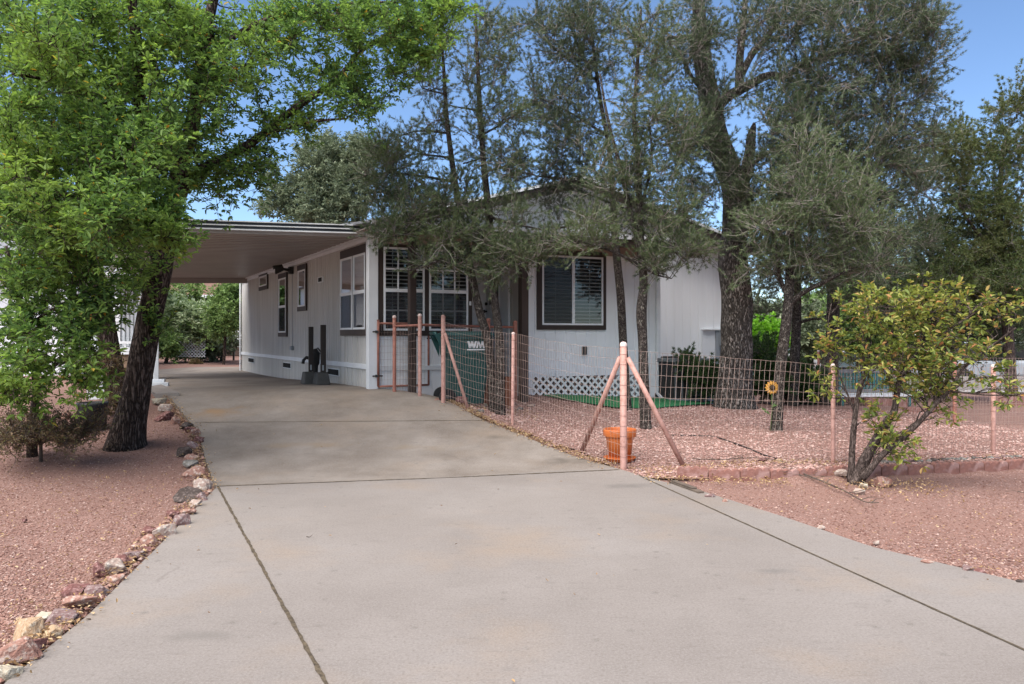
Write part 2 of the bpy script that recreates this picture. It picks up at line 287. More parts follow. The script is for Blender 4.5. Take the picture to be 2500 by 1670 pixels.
M['bush_leaf'] = leaf_mat('pale_green_leaves', [(0, (.16, .21, .10)), (.6, (.32, .39, .21)), (1, (.50, .53, .36))], trans=.3, patch=((.20, .30, .10), .5, .5))
M['mid_leaf'] = leaf_mat('mid_green_leaves', [(0, (.08, .13, .04)), (.6, (.17, .26, .085)), (1, (.30, .40, .14))], trans=.3)
M['grey_leaf'] = leaf_mat('grey_green_leaves', [(0, (.09, .115, .065)), (.6, (.17, .205, .12)), (1, (.28, .31, .20))], trans=.2)
M['brown_leaf'] = leaf_mat('dry_shrub_leaves', [(0, (.07, .045, .025)), (.5, (.16, .10, .055)), (.85, (.14, .15, .05)), (1, (.28, .17, .10))], trans=.15)

# ------------------------------------------------------------------ mesh helpers
class MB:
    def __init__(s): s.v = []; s.f = []; s.sm = []
    def add(s, vs, fs, smooth_=False):
        o = len(s.v); s.v.extend([tuple(v) for v in vs]); s.f.extend([tuple(i + o for i in f) for f in fs]); s.sm.extend([smooth_] * len(fs)); return s
    def frame_box(s, o, ax, ay, az, x0, x1, y0, y1, z0, z1):
        vs = [o + ax * x + ay * y + az * z for z in (z0, z1) for y in (y0, y1) for x in (x0, x1)]
        fs = [(0, 2, 3, 1), (4, 5, 7, 6), (0, 1, 5, 4), (2, 6, 7, 3), (0, 4, 6, 2), (1, 3, 7, 5)]
        if ax.cross(ay).dot(az) * (x1 - x0) * (y1 - y0) * (z1 - z0) < 0: fs = [tuple(reversed(f)) for f in fs]
        return s.add(vs, fs)
    def box(s, c, sx, sy, sz, rot=0.):
        c = V(c); ca, sa = math.cos(rot), math.sin(rot)
        return s.frame_box(c, V((ca, sa, 0)), V((-sa, ca, 0)), V((0, 0, 1)), -sx / 2, sx / 2, -sy / 2, sy / 2, 0, sz)
    def tube(s, pts, rad, n=8, cap=True, dome=False):
        pts = [V(p) for p in pts]
        if not hasattr(rad, '__len__'): rad = [rad] * len(pts)
        rings = []; nx = None
        for i, p in enumerate(pts):
            d = (pts[min(i + 1, len(pts) - 1)] - pts[max(i - 1, 0)])
            if d.length < 1e-9: d = V((0, 0, 1))
            d.normalize()
            if nx is None: nx = d.orthogonal().normalized()
            else:
                nx = nx - d * nx.dot(d)
                nx = nx.normalized() if nx.length > 1e-6 else d.orthogonal().normalized()
            ny = d.cross(nx)
            rings.append([p + (nx * math.cos(2 * math.pi * k / n) + ny * math.sin(2 * math.pi * k / n)) * rad[i] for k in range(n)])
        vs = [v for r in rings for v in r]; fs = []
        for i in range(len(rings) - 1):
            for k in range(n):
                a = i * n + k; b = i * n + (k + 1) % n
                fs.append((a, b, b + n, a + n))
        if cap:
            fs.append(tuple(reversed(range(n)))); fs.append(tuple(range(len(vs) - n, len(vs))))
        return s.add(vs, fs, n > 5)
    def lathe(s, c, prof, n=28):
        c = V(c); vs = []; fs = []
        for r, z in prof:
            for k in range(n):
                a = 2 * math.pi * k / n; vs.append(c + V((r * math.cos(a), r * math.sin(a), z)))
        for i in range(len(prof) - 1):
            for k in range(n):
                a = i * n + k; b = i * n + (k + 1) % n; fs.append((a, b, b + n, a + n))
        return s.add(vs, fs, True)
    def prism(s, pts, off):
        n = len(pts); pts = [V(p) for p in pts]; off = V(off)
        vs = pts + [p + off for p in pts]
        fs = [tuple(range(n)), tuple(reversed(range(n, 2 * n)))] + [(i, i + n, (i + 1) % n + n, (i + 1) % n) for i in range(n)]
        return s.add(vs, fs)
def props(o, label=None, cat=None, group=None, kind=None):
    for k, v in (('label', label), ('category', cat), ('group', group), ('kind', kind)):
        if v: o[k] = v
    return o
def root_loc(o):
    l = V((0, 0, 0))
    while o: l += o.location; o = o.parent
    return l
def build(name, mb, m, parent=None, origin=None, shade=None, bevel=0., fixn=True):
    me = bpy.data.meshes.new(name)
    org = root_loc(parent) if parent else V(origin or (0, 0, 0))
    me.from_pydata([(v[0] - org.x, v[1] - org.y, v[2] - org.z) for v in mb.v], [], mb.f)
    sm = mb.sm if shade is None else [shade] * len(mb.f)
    me.polygons.foreach_set('use_smooth', sm)
    if fixn:
        bm = bmesh.new(); bm.from_mesh(me); bmesh.ops.recalc_face_normals(bm, faces=bm.faces[:]); bm.to_mesh(me); bm.free()
    me.materials.append(m); me.update()
    o = bpy.data.objects.new(name, me); COL.objects.link(o)
    if parent: o.parent = parent
    else: o.location = org
    if bevel:
        b = o.modifiers.new('edge', 'BEVEL'); b.width = bevel; b.segments = 2; b.limit_method = 'ANGLE'
    return o
def build_np(name, verts, nper, m, parent=None, kind=None, faces_per=None, smooth_=False):
    """verts (K, nper, 3); faces_per: list of index tuples in one island (all the same size)"""
    K = len(verts); org = root_loc(parent) if parent else V((0, 0, 0))
    v = (verts.reshape(-1, 3) - np.array(org)).astype(np.float32)
    fs = np.array(faces_per, dtype=np.int32); nf, sz = fs.shape
    idx = (fs[None] + (np.arange(K, dtype=np.int32) * nper)[:, None, None]).reshape(-1)
    me = bpy.data.meshes.new(name)
    me.vertices.add(len(v)); me.vertices.foreach_set('co', v.reshape(-1))
    me.loops.add(len(idx)); me.loops.foreach_set('vertex_index', idx)
    me.polygons.add(K * nf); me.polygons.foreach_set('loop_start', np.arange(K * nf, dtype=np.int32) * sz)
    me.polygons.foreach_set('use_smooth', np.full(K * nf, smooth_))
    me.materials.append(m); me.update(calc_edges=True); me.validate()
    o = bpy.data.objects.new(name, me); COL.objects.link(o)
    if parent: o.parent = parent
    if kind: o['kind'] = kind
    return o
def thing(name, label, cat, loc, group=None):
    o = bpy.data.objects.new(name, None); COL.objects.link(o); o.location = loc; o.empty_display_size = .2
    return props(o, label, cat, group)
def single(name, mb, m, label, cat, origin, group=None, **kw):
    return props(build(name, mb, m, origin=origin, **kw), label, cat, group)

# ------------------------------------------------------------------ house frame of reference
U = V((.9056, .4242, 0)); U.normalize()
WV = V((-1050., 1900., 0)); WV.normalize()
NF = V((U.y, -U.x, 0))                     # outward normal of the front walls
NL = V((-WV.y, WV.x, 0))                   # outward normal of the driveway-side wall
if NL.x > 0: NL = -NL
Z3 = V((0, 0, 1))
B0 = V((1.07, 13.57, 0))
def fp(t, d=0., z=0.): return B0 + U * t + WV * d + Z3 * z
def tF(px, d=0.):
    k = (px - CX) / F; b = B0 + WV * d
    return (k * b.y - b.x) / (U.x - k * U.y)
def zF(px, py, d=0.):
    return HC + (HZ - py) * fp(tF(px, d), d).y / F
TC = tF(906)                                # corner
def dL(px):
    k = (px - CX) / F; b = fp(TC)
    return (k * b.y - b.x) / (WV.x - k * WV.y)
def zL(px, py): return HC + (HZ - py) * fp(TC, dL(px)).y / F

DL = dL(589)
TR1 = tF(1595); TR2 = 4.95; DW = 1.45
house = thing('manufactured_house', 'single storey white house with dark brown window trim behind the pine trees', 'house', fp(0, 5, .3))
def grooved(o, ax, nrm, t0, t1, zb, zt, sp, gw=.018, gd=.012, phase=0.):
    mb = MB(); ts = [(t0, 0)]
    k = math.ceil((t0 + .02 - phase) / sp)
    while phase + k * sp < t1 - .02:
        c = phase + k * sp
        ts += [(c - gw / 2, 0), (c - gw / 4, -gd), (c + gw / 4, -gd), (c + gw / 2, 0)]; k += 1
    ts.append((t1, 0))
    tops = sorted(set([t for t, _ in ts]))
    vs = []
    for t, off in ts:
        p = o + ax * t + nrm * off
        vs += [p + Z3 * zb(t), p + Z3 * zt(t)]
    fs = [(2 * i, 2 * i + 2, 2 * i + 3, 2 * i + 1) for i in range(len(ts) - 1)]
    mb.add(vs, fs)
    a, b = o + ax * t0 - nrm * .1, o + ax * t1 - nrm * .1
    n = len(vs)
    p0, p1 = vs[0], vs[-2]
    mb.add([a + Z3 * zb(t0), b + Z3 * zb(t1), b + Z3 * zt(t1), a + Z3 * zt(t0), vs[0], vs[-2], vs[-1], vs[1]], [(0, 3, 2, 1), (0, 4, 7, 3), (1, 2, 6, 5)])
    return mb
ZE = 2.985   # attach line of carport / eave height
c = lambda v: (lambda t: v)
BT, BB = .955, .875                       # skirt band
O0 = B0
def fwall(t0, t1, d, zt, name='front_wall', zb=.1):
    return build(name, grooved(B0 + WV * d, U, NF, t0, t1, c(zb), zt, .2032, phase=.05), M['siding'], house, fixn=False)
TG1 = tF(1151)
TD = tF(1287)
fwall(TC, TG1, 0, c(2.98)); fwall(TD, TR1, 0, c(2.98)); fwall(TG1 - .1, TD + .05, 1.65, c(3.05), 'porch_wall')
TM = tF(1419, 1.0); ZR = zF(1419, 432, 1.0); SL = .267
def gable(t): return ZR - .12 - SL * abs(t - TM)
mbg = MB()
gw = build('gable_wall', grooved(B0 + WV * DW, U, NF, TC, TR2, c(.1), gable, .2032, phase=.1), M['siding'], house, fixn=False)
# split at the ridge so that the top follows both slopes
bm = bmesh.new(); bm.from_mesh(gw.data); bm.free()
# driveway side wall and door wall
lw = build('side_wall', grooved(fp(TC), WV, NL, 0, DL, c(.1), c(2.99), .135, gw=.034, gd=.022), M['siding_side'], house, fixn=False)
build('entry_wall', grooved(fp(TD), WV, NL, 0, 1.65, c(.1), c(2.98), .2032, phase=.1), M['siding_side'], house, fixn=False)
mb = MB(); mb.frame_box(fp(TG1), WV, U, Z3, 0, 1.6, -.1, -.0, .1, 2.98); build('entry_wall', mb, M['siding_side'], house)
mb = MB(); mb.frame_box(fp(TR1), WV, U, Z3, 0.005, DW, -.1, -.0, .1, 3.0); build('return_wall', mb, M['siding'], house)
mb = MB(); mb.frame_box(fp(TR2), WV, U, Z3, DW + .01, DL, -.1, 0, .1, 3.2); build('far_side_wall', mb, M['siding'], house)
mb = MB(); mb.frame_box(fp(TC), U, WV, Z3, .02, TR2 - TC - .02, DL - .1, DL, .1, 3.2); build('rear_wall', mb, M['siding'], house)
# skirt bands, corner boards
mb = MB()
mb.frame_box(fp(TC), WV, NL, Z3, -.0, DL, .002, .022, BB, BT); mb.frame_box(fp(TC), WV, NL, Z3, 0, DL, .002, .03, 2.88, 2.975)
mb.frame_box(fp(TC), U, NF, Z3, 0, TG1 - TC, .002, .022, BB - .02, BT - .03)
build('skirt_band', mb, M['trim_white'], house, bevel=.003)
mb = MB()
mb.frame_box(fp(TC), U, NF, Z3, -.022, .10, .024, .044, .3, 2.97); mb.frame_box(fp(TC), WV, NL, Z3, -.044, .10, .020, .05, .3, 2.97)
build('corner_board', mb, M['trim_white'], house, bevel=.003); mb = MB()
mb.frame_box(fp(TC), WV, NL, Z3, DL - .1, DL, .031, .05, .2, 2.97)
build('corner_board', mb, M['trim_white'], house, bevel=.003)
mb = MB(); mb.frame_box(fp(TR1), U, NF, Z3, -.11, .022, .003, .025, .25, 2.9)
mb.frame_box(fp(TR1), WV, U, Z3, -.022, .1, .002, .022, .25, 2.9)
build('corner_board', mb, M['trim_white'], house, bevel=.003)
# downspout at the right corner
mb = MB(); mb.frame_box(fp(TR1), U, NF, Z3, .025, .10, .01, .085, .36, 2.85)
mb.prism([fp(TR1 + .025, 0, .36) + NF * .01, fp(TR1 + .025, 0, .36) + NF * .085, fp(TR1 + .025, 0, .25) + NF * .30, fp(TR1 + .025, 0, .2) + NF * .26], U * .075)
build('downspout', mb, M['alu'], house, bevel=.006)
# main roof: two slopes
DR0, DR1 = .95, DL + .35
for sg, te in ((-1, TC - .12), (1, TR2 + .25)):
    mb = MB(); zt = ZR - SL * abs(te - TM)
    pts = [fp(TM, DR0, ZR), fp(te, DR0, zt), fp(te, DR0, zt - .06), fp(TM, DR0, ZR - .06)]
    mb.prism(pts, WV * (DR1 - DR0)); build('roof', mb, M['shingle'], house)
    mb = MB(); pts = [fp(TM, DR0, ZR - .02), fp(te, DR0, zt - .02), fp(te, DR0, zt - .21), fp(TM, DR0, ZR - .21)]
    mb.prism([p + NF * .003 for p in pts], NF * .03); build('rake_board', mb, M['brown'], house)
    mb = MB(); pts = [fp(TM, DR0, ZR + .015), fp(te, DR0, zt + .015), fp(te, DR0, zt - .045), fp(TM, DR0, ZR - .045)]
    mb.prism([p + NF * .036 for p in pts], NF * .025); build('drip_edge', mb, M['alu'], house)
    mb = MB(); pts = [fp(TM, DR0, ZR - .065), fp(te, DR0, zt - .065), fp(te, DR0, zt - .08), fp(TM, DR0, ZR - .08)]
    mb.prism(pts, WV * .5); build('soffit', mb, M['trim_white'], house)
# porch roof
DP = -.9; TP0, TP1 = TC - .3, tF(1655, DP); ZP = 3.06
mb = MB(); mb.prism([fp(TP0, DP, ZP), fp(TP0, DP, ZP - .03), fp(TP0, DW - .01, 3.2), fp(TP0, DW - .01, 3.26)], U * (TP1 - TP0)); build('porch_roof', mb, M['shingle'], house)
mb = MB(); mb.frame_box(fp(TP0, DP), U, NF, Z3, 0, TP1 - TP0, .002, .04, 2.885, ZP - .05)
mb.frame_box(fp(TP1, DP), WV, U, Z3, .0, .9, -.035, -.002, 2.885, ZP - .05); build('porch_fascia', mb, M['brown'], house)
mb = MB(); mb.frame_box(fp(TP0, DP), U, NF, Z3, -.01, TP1 - TP0 + .02, .042, .075, ZP - .06, ZP + .012); build('drip_edge', mb, M['alu'], house)
mb = MB(); mb.frame_box(fp(TP0 + .05, DP), U, WV, Z3, 0, TP1 - TP0 - .1, .0, 2.53, 2.985, 2.998); build('porch_ceiling', mb, M['soffit'], house)
mb = MB(); mb.frame_box(fp(TC + .1), U, NF, Z3, 0, TG1 - TC - .1, .003, .03, 2.82, 2.98); mb.frame_box(fp(TD), U, NF, Z3, 0, TR1 - TD - .12, .003, .03, 2.82, 2.98)
build('frieze_board', mb, M['soffit'], house)
# porch posts
for px0, px1 in ((1001, 1017), (1274, 1291)):
    d = -.72; t0, t1 = tF(px0, d), tF(px1, d); g = G(fp(t0, d).x, fp(t0, d).y)
    mb = MB(); mb.frame_box(fp(t0, d), U, WV, Z3, 0, t1 - t0, 0, t1 - t0, g - .05, 2.984); build('porch_post', mb, M['brown'], house, bevel=.008)
# porch slab
mb = MB(); mb.prism([fp(TG1 + .02, .02, .40), fp(TD - .02, .02, .40), fp(TD - .02, 1.6, .40), fp(TG1 + .02, 1.6, .40)], Z3 * .15); build('porch_floor', mb, M['old_wood'], house)

def window(name, o, ax, nrm, t0, t1, z0, z1, trim, cols, layout, hang=False, blinds=True, grid=None, label=None, screens=()):
    """o + ax*t on the wall face; everything built outwards along nrm"""
    tl, tr, tt, tb = trim
    mb = MB()
    mb.frame_box(o, ax, nrm, Z3, t0, t0 + tl, .004, .034, z0, z1); mb.frame_box(o, ax, nrm, Z3, t1 - tr, t1, .004, .034, z0, z1)
    mb.frame_box(o, ax, nrm, Z3, t0 + tl, t1 - tr, .004, .034, z1 - tt, z1); mb.frame_box(o, ax, nrm, Z3, t0 + tl, t1 - tr, .004, .034, z0, z0 + tb)
    for a, b in cols[1:]: pass
    fr = build(name, mb, M['brown'], house, bevel=.002)
    if label: fr['label'] = label
    for (a, b) in layout_mullions(cols, t0 + tl, t1 - tr):
        mm = MB(); mm.frame_box(o, ax, nrm, Z3, a, b, .004, .032, z0 + tb, z1 - tt); build('mullion', mm, M['brown'], fr)
    za, zb_ = z0 + tb, z1 - tt
    for (a, b) in cols:
        mb = MB(); mb.frame_box(o, ax, nrm, Z3, a, b, .003, .006, za, zb_); build('pane_backing', mb, M['dark'], fr)
        if blinds:
            mb = MB(); z = za + .05
            while z < zb_ - .03:
                p = o + nrm * .009
                mb.add([p + ax * (a + .02) + Z3 * z, p + ax * (b - .02) + Z3 * z, p + ax * (b - .02) + Z3 * (z + .017) + nrm * .006, p + ax * (a + .02) + Z3 * (z + .017) + nrm * .006], [(0, 1, 2, 3)]); z += .062
            for q in (.22, .78):
                t = lerp(a, b, q); mb.frame_box(o, ax, nrm, Z3, t - .004, t + .004, .016, .018, za, zb_)
            build('blind', mb, M['blind'], fr, fixn=False)
        mb = MB(); w = .032
        mb.frame_box(o, ax, nrm, Z3, a, a + w, .018, .042, za, zb_); mb.frame_box(o, ax, nrm, Z3, b - w, b, .018, .042, za, zb_)
        mb.frame_box(o, ax, nrm, Z3, a + w, b - w, .018, .042, za, za + w); mb.frame_box(o, ax, nrm, Z3, a + w, b - w, .018, .042, zb_ - w, zb_)
        zm = None
        if layout[0] == 'hung':
            zm = layout[1]; mb.frame_box(o, ax, nrm, Z3, a + w, b - w, .018, .046, zm - .03, zm + .025)
        if layout[0] == 'slide':
            tm = lerp(a, b, .5); mb.frame_box(o, ax, nrm, Z3, tm - .028, tm + .028, .018, .046, za + w, zb_ - w)
        build('sash', mb, M['vinyl'], fr, bevel=.002)
        if grid:
            mb = MB(); gw = .012
            segs = [(za + w, zm - .03), (zm + .025, zb_ - w)]
            for i in range(1, grid[0]):
                t = lerp(a + w, b - w, i / grid[0])
                for s0, s1 in segs: mb.frame_box(o, ax, nrm, Z3, t - gw, t + gw, .031, .0375, s0, s1)
            for s0, s1 in segs:
                z = (s0 + s1) / 2; mb.frame_box(o, ax, nrm, Z3, a + w, b - w, .0312, .0372, z - gw, z + gw)
            build('muntin_grid', mb, M['vinyl'], fr)
        mb = MB(); p = o + nrm * .030
        mb.add([p + ax * (a + w) + Z3 * (za + w), p + ax * (b - w) + Z3 * (za + w), p + ax * (b - w) + Z3 * (zb_ - w), p + ax * (a + w) + Z3 * (zb_ - w)], [(0, 1, 2, 3)])
        build('glass', mb, M['glass'], fr, fixn=False)
        sc = None
        if layout[0] == 'hung': sc = (a + w, b - w, za + w, zm - .03)
        if layout[0] == 'slide': sc = (a + w, lerp(a, b, .5) - .028, za + w, zb_ - w)
        if sc:
            mb = MB(); p = o + nrm * .039
            mb.add([p + ax * sc[0] + Z3 * sc[2], p + ax * sc[1] + Z3 * sc[2], p + ax * sc[1] + Z3 * sc[3], p + ax * sc[0] + Z3 * sc[3]], [(0, 1, 2, 3)])
            build('insect_screen', mb, M['screen'], fr, fixn=False)
    return fr
def layout_mullions(cols, a, b):
    out = []
    prev = a
    for c0, c1 in cols:
        if c0 - prev > .012: out.append((prev, c0))
        prev = c1
    if b - prev > .012: out.append((prev, b))
    return out
# front windows
t0, t1 = tF(922), tF(1151)
z1 = zF(936, 595); z0 = zF(936, 820)
za, zb2, zm = zF(936, 807), zF(936, 603), zF(936, 708)
window('window', B0, U, NF, t0, t1, z0, z1, (tF(935) - t0, t1 - tF(1141), z1 - zb2, za - z0), [(tF(935), tF(1035)), (tF(1046), tF(1141))], ('hung', zm), grid=(3, 2), label='wide pair of divided-light windows in one brown surround')
t0, t1 = tF(1309.5), tF(1477.7); z1 = zF(1309, 608); z0 = zF(1309, 805)
window('window', B0, U, NF, t0, t1, z0, z1, (.095, .06, z1 - zF(1322, 622), zF(1322, 793.5) - z0), [(tF(1321.5), tF(1470))], ('slide',), label='large sliding window with lowered blinds')
# driveway side windows
OL = fp(TC)
d0, d1 = dL(899.8), dL(834.5)
z1 = zL(899.8, 593.4); z0 = zL(899.8, 819.5)
dm = dL(865.5)
window('window', OL, WV, NL, d0, d1, z0, z1, (.07, .03, .14, .1), [(d0 + .07, dm - .025), (dm + .025, d1 - .03)], ('hung', zL(894, 711)), label='tall double window nearest the corner, blinds up top')
for a, b, yt, yb, zmy in ((751, 729, 642.5, 758, None), (703, 682, 664, 822, 747)):
    d0, d1 = dL(a), dL(b)
    window('window', OL, WV, NL, d0, d1, zL(a, yb), zL(a, yt), (.07, .07, .11, .09), [(d0 + .07, d1 - .07)], ('hung', zL(a, zmy) if zmy else zL(a, 752)) if zmy else ('plain',), blinds=False, label='narrow tall window' if zmy else 'narrow shorter window')
d0, d1 = dL(656), dL(634.5)
window('window', OL, WV, NL, d0, d1, zL(656, 705), zL(656, 665), (.07, .07, .05, .09), [(d0 + .07, d1 - .07)], ('plain',), blinds=False, label='small high window near the far end')
# wall vent, skirt vents, lamp, cable, outlet
mb = MB(); mb.frame_box(OL, WV, NL, Z3, dL(791), dL(779), .003, .03, zL(785, 690), zL(785, 676)); vt = build('wall_vent', mb, M['trim_white'], house)
mb = MB(); mb.frame_box(OL, WV, NL, Z3, dL(789.5), dL(781), .031, .034, zL(785, 688), zL(785, 678)); build('vent_opening', mb, M['dark'], vt)
for a, b in ((830, 803), (712, 693), (622, 608)):
    mb = MB(); mb.frame_box(OL, WV, NL, Z3, dL(a), dL(b), .004, .02, BB - .18, BB - .05); fv = build('foundation_vent', mb, M['trim_white'], house)
    mb = MB(); mb.frame_box(OL, WV, NL, Z3, dL(a) + .02, dL(b) - .02, .021, .024, BB - .165, BB - .065); build('vent_opening', mb, M['dark'], fv)
mb = MB(); d = dL(715); z = zL(715, 660); mb.frame_box(OL, WV, NL, Z3, d - .09, d + .05, .004, .09, z - .08, z + .07)
p = OL + WV * d + NL * .05 + Z3 * z
mb.tube([p, p + NL * .22 - WV * .05 + Z3 * .02], .03, 8); mb.tube([p + NL * .19 - WV * .12 + Z3 * .04, p + NL * .36 - WV * .12 - Z3 * .02], [.07, .095], 14)
wl = build('security_light', mb, M['black_metal'], house)
mb = MB(); q = p + NL * .362 - WV * .12 - Z3 * .02; mb.tube([q, q + NL * .004], .075, 14); build('lamp_face', mb, M['trim_white'], wl)
mb = MB(); pts = []
for i in range(14):
    z_ = lerp(zL(717, 668), zL(717, 845), i / 13); pts.append(OL + WV * (d - .02 + .012 * math.sin(i * 2.1)) + NL * .012 + Z3 * z_)
mb.tube(pts, .006, 5); build('cable', mb, M['grey_box'], house)
mb = MB(); mb.frame_box(OL, WV, NL, Z3, d - .1, d + .06, .004, .06, zL(717, 855), zL(717, 845)); build('outlet_box', mb, M['grey_box'], house, bevel=.004)
# outlet on front wall under the right window, switch plate
mb = MB(); t = tF(1425); mb.frame_box(B0, U, NF, Z3, t - .042, t + .042, .003, .055, zF(1425, 866), zF(1425, 846)); build('outlet_cover', mb, M['base_grey'], house, bevel=.008)
mb = MB(); t = tF(1146); mb.frame_box(B0, U, NF, Z3, t - .018, t + .018, .035, .042, zF(1146, 746), zF(1146, 736)); build('doorbell', mb, M['trim_white'], house)
# entrance door on the entry wall
OD = fp(TD)
def dD(px):
    k = (px - CX) / F; b = OD
    return (k * b.y - b.x) / (WV.x - k * WV.y)
mb = MB(); a, b = dD(1246), dD(1190); mb.frame_box(OD, WV, NL, Z3, a, b, .003, .045, .58, 2.62); door = build('door', mb, M['trim_white'], house, bevel=.004)
mb = MB(); wa, wb = dD(1226), dD(1198); za, zb2 = HC + (HZ - 750) * 14.3 / F, HC + (HZ - 640) * 14.3 / F
for x0, x1, y0, y1 in ((wa, wa + .04, za, zb2), (wb - .04, wb, za, zb2), (wa + .04, wb - .04, za, za + .04), (wa + .04, wb - .04, zb2 - .04, zb2)):
    mb.frame_box(OD, WV, NL, Z3, x0, x1, .047, .06, y0, y1)
build('door_window_frame', mb, M['trim_white'], door)
mb = MB(); mb.frame_box(OD, WV, NL, Z3, wa + .04, wb - .04, .047, .052, za + .04, zb2 - .04); build('door_glass', mb, M['dark'], door)
mb = MB(); p = OD + WV * (b - .07) + NL * .047 + Z3 * (HC + (HZ - 760) * 14.3 / F); mb.tube([p, p + NL * .07], .018, 10); mb.tube([p + NL * .05, p + NL * .10], [.034, .03], 12)
build('handle', mb, M['black_metal'], door); mb = MB(); p2 = p + Z3 * .14; mb.tube([p2, p2 + NL * .03], .03, 12); build('deadbolt', mb, M['black_metal'], door)
mb = MB(); mb.frame_box(OD, WV, NL, Z3, b + .002, b + .022, .002, .05, .58, 2.64); build('weather_strip', mb, M['black_metal'], door)
# hanging ornament on entry wall
mb = MB(); p = OD + WV * dD(1243) * .5 + NL * .03 + Z3 * (HC + (HZ - 712) * 13.4 / F)
p = OD + WV * .12 + NL * .03 + Z3 * 2.18
mb.tube([p + Z3 * .25, p], .003, 4); mb.box(p - Z3 * .05, .07, .02, .04); mb.box(p - Z3 * .02 + Z3 * .1, .03, .02, .1); build('wall_ornament', mb, M['grey_box'], house)
# meter panel on the gable wing
OG = B0 + WV * DW
tg = lambda px: tF(px, DW); zg = lambda px, py: zF(px, py, DW)
mb = MB(); mb.frame_box(OG, U, NF, Z3, tg(1712), tg(1744), .003, .03, zg(1712, 895), zg(1712, 806))
mb.frame_box(OG, U, NF, Z3, tg(1711), tg(1772), .004, .09, zg(1712, 806), zg(1712, 803)); build('service_door', mb, M['trim_white'], house, bevel=.003)
mb = MB(); mb.frame_box(OG, U, NF, Z3, tg(1751), tg(1785), .003, .14, zg(1751, 842), zg(1751, 808)); mp_ = build('meter_box', mb, M['grey_box'], house, bevel=.006)
p = OG + U * tg(1768) + NF * .14 + Z3 * zg(1768, 824); mb = MB(); mb.tube([p, p + NF * .03], .105, 20); build('meter_ring', mb, M['black_metal'], mp_)
mb = MB(); mb.tube([p + NF * .03, p + NF * .10, p + NF * .12], [.085, .08, .04], 18); build('meter_dial', mb, M['glassball'], mp_)
mb = MB(); mb.frame_box(OG, U, NF, Z3, tg(1744), tg(1752), .004, .06, .25, zg(1744, 808)); mb.frame_box(OG, U, NF, Z3, tg(1752), tg(1758), .004, .05, .25, zg(1751, 843)); build('conduit', mb, M['grey_box'], house)
mb = MB(); mb.frame_box(OG, U, NF, Z3, tg(1720), tg(1768), .003, .12, zg(1720, 892), zg(1720, 888)); build('conduit_shelf', mb, M['black_metal'], house)

# ------------------------------------------------------------------ carport
cp = thing('carport', 'flat metal carport roof with ribbed beige ceiling attached beside the white house', 'carport', fp(TC - 3, 3, .5))
CWD = 3.35; drop = .027; D0, D1 = .02, 10.0
mb = MB(); nrib = 40; vs = []
for i in range(nrib + 1):
    d = lerp(D0 + .1, D1 - .05, i / nrib)
    dd = (D1 - D0) / nrib
    for off, dz in ((0, 0), (dd * .55, 0), (dd * .60, .05), (dd * .92, .05)):
        for s_ in (0, CWD): vs.append(fp(TC - s_ - .03, d + off, ZE - .03 - drop * s_ + dz))
fs = [(2 * i, 2 * i + 1, 2 * i + 3, 2 * i + 2) for i in range(len(vs) // 2 - 1)]
mb.add(vs, fs)
build('ceiling_panel', mb, M['pan'], cp, fixn=False)
mb = MB(); mb.prism([fp(TC - .03, D0, ZE + .06), fp(TC - .03, D0, ZE + .10), fp(TC - CWD, D0, ZE + .10 - drop * CWD), fp(TC - CWD, D0, ZE + .06 - drop * CWD)], WV * (D1 - D0 + .2)); build('roof_sheet', mb, M['alu'], cp)
def beam(d, name, parts, nsign=1):
    for (za, zb_, dep, m) in parts:
        mb = MB(); a, b = TC - .02, TC - CWD
        mb.prism([fp(a, d, ZE + za), fp(a, d, ZE + zb_), fp(b, d, ZE + zb_ - drop * CWD), fp(b, d, ZE + za - drop * CWD)], NF * dep * nsign); build(name, mb, m, cp)
beam(D0, 'front_gutter', [(.106, .122, .07, M['alu']), (.066, .106, .045, M['gutter_dark']), (.050, .066, .06, M['alu']), (.008, .050, .04, M['gutter_dark']), (-.012, .008, .055, M['alu']), (-.06, -.012, .02, M['pan'])])
beam(D1 + .2, 'rear_gutter', [(-.17, .10, .04, M['pan'])])
mb = MB(); a = TC - CWD + .05; mb.prism([fp(a, D0 + .1, ZE - .05 - drop * CWD), fp(a, D0 + .1, ZE - .17 - drop * CWD), fp(a + .06, D0 + .1, ZE - .17 - drop * CWD), fp(a + .06, D0 + .1, ZE - .05 - drop * CWD)], WV * (D1)); build('side_beam', mb, M['alu'], cp)
mb = MB(); mb.frame_box(fp(TC), WV, NL, Z3, .0, 10.1, .052, .09, ZE - .05, ZE + .06); build('ledger', mb, M['trim_white'], cp)
for q in (W(381, 820, 13.6), V((-7.35, 15.4, 0)), V((-9.6, 19.5, 0))):
    g = G(q.x, q.y); mb = MB(); mb.box((q.x, q.y, g - .03), .085, .085, ZE - .14 - g - drop * CWD, .4); build('post', mb, M['alu'], cp, bevel=.006)
    mb = MB(); mb.box((q.x, q.y, g), .15, .15, .02, .4); build('foot_plate', mb, M['alu'], cp)

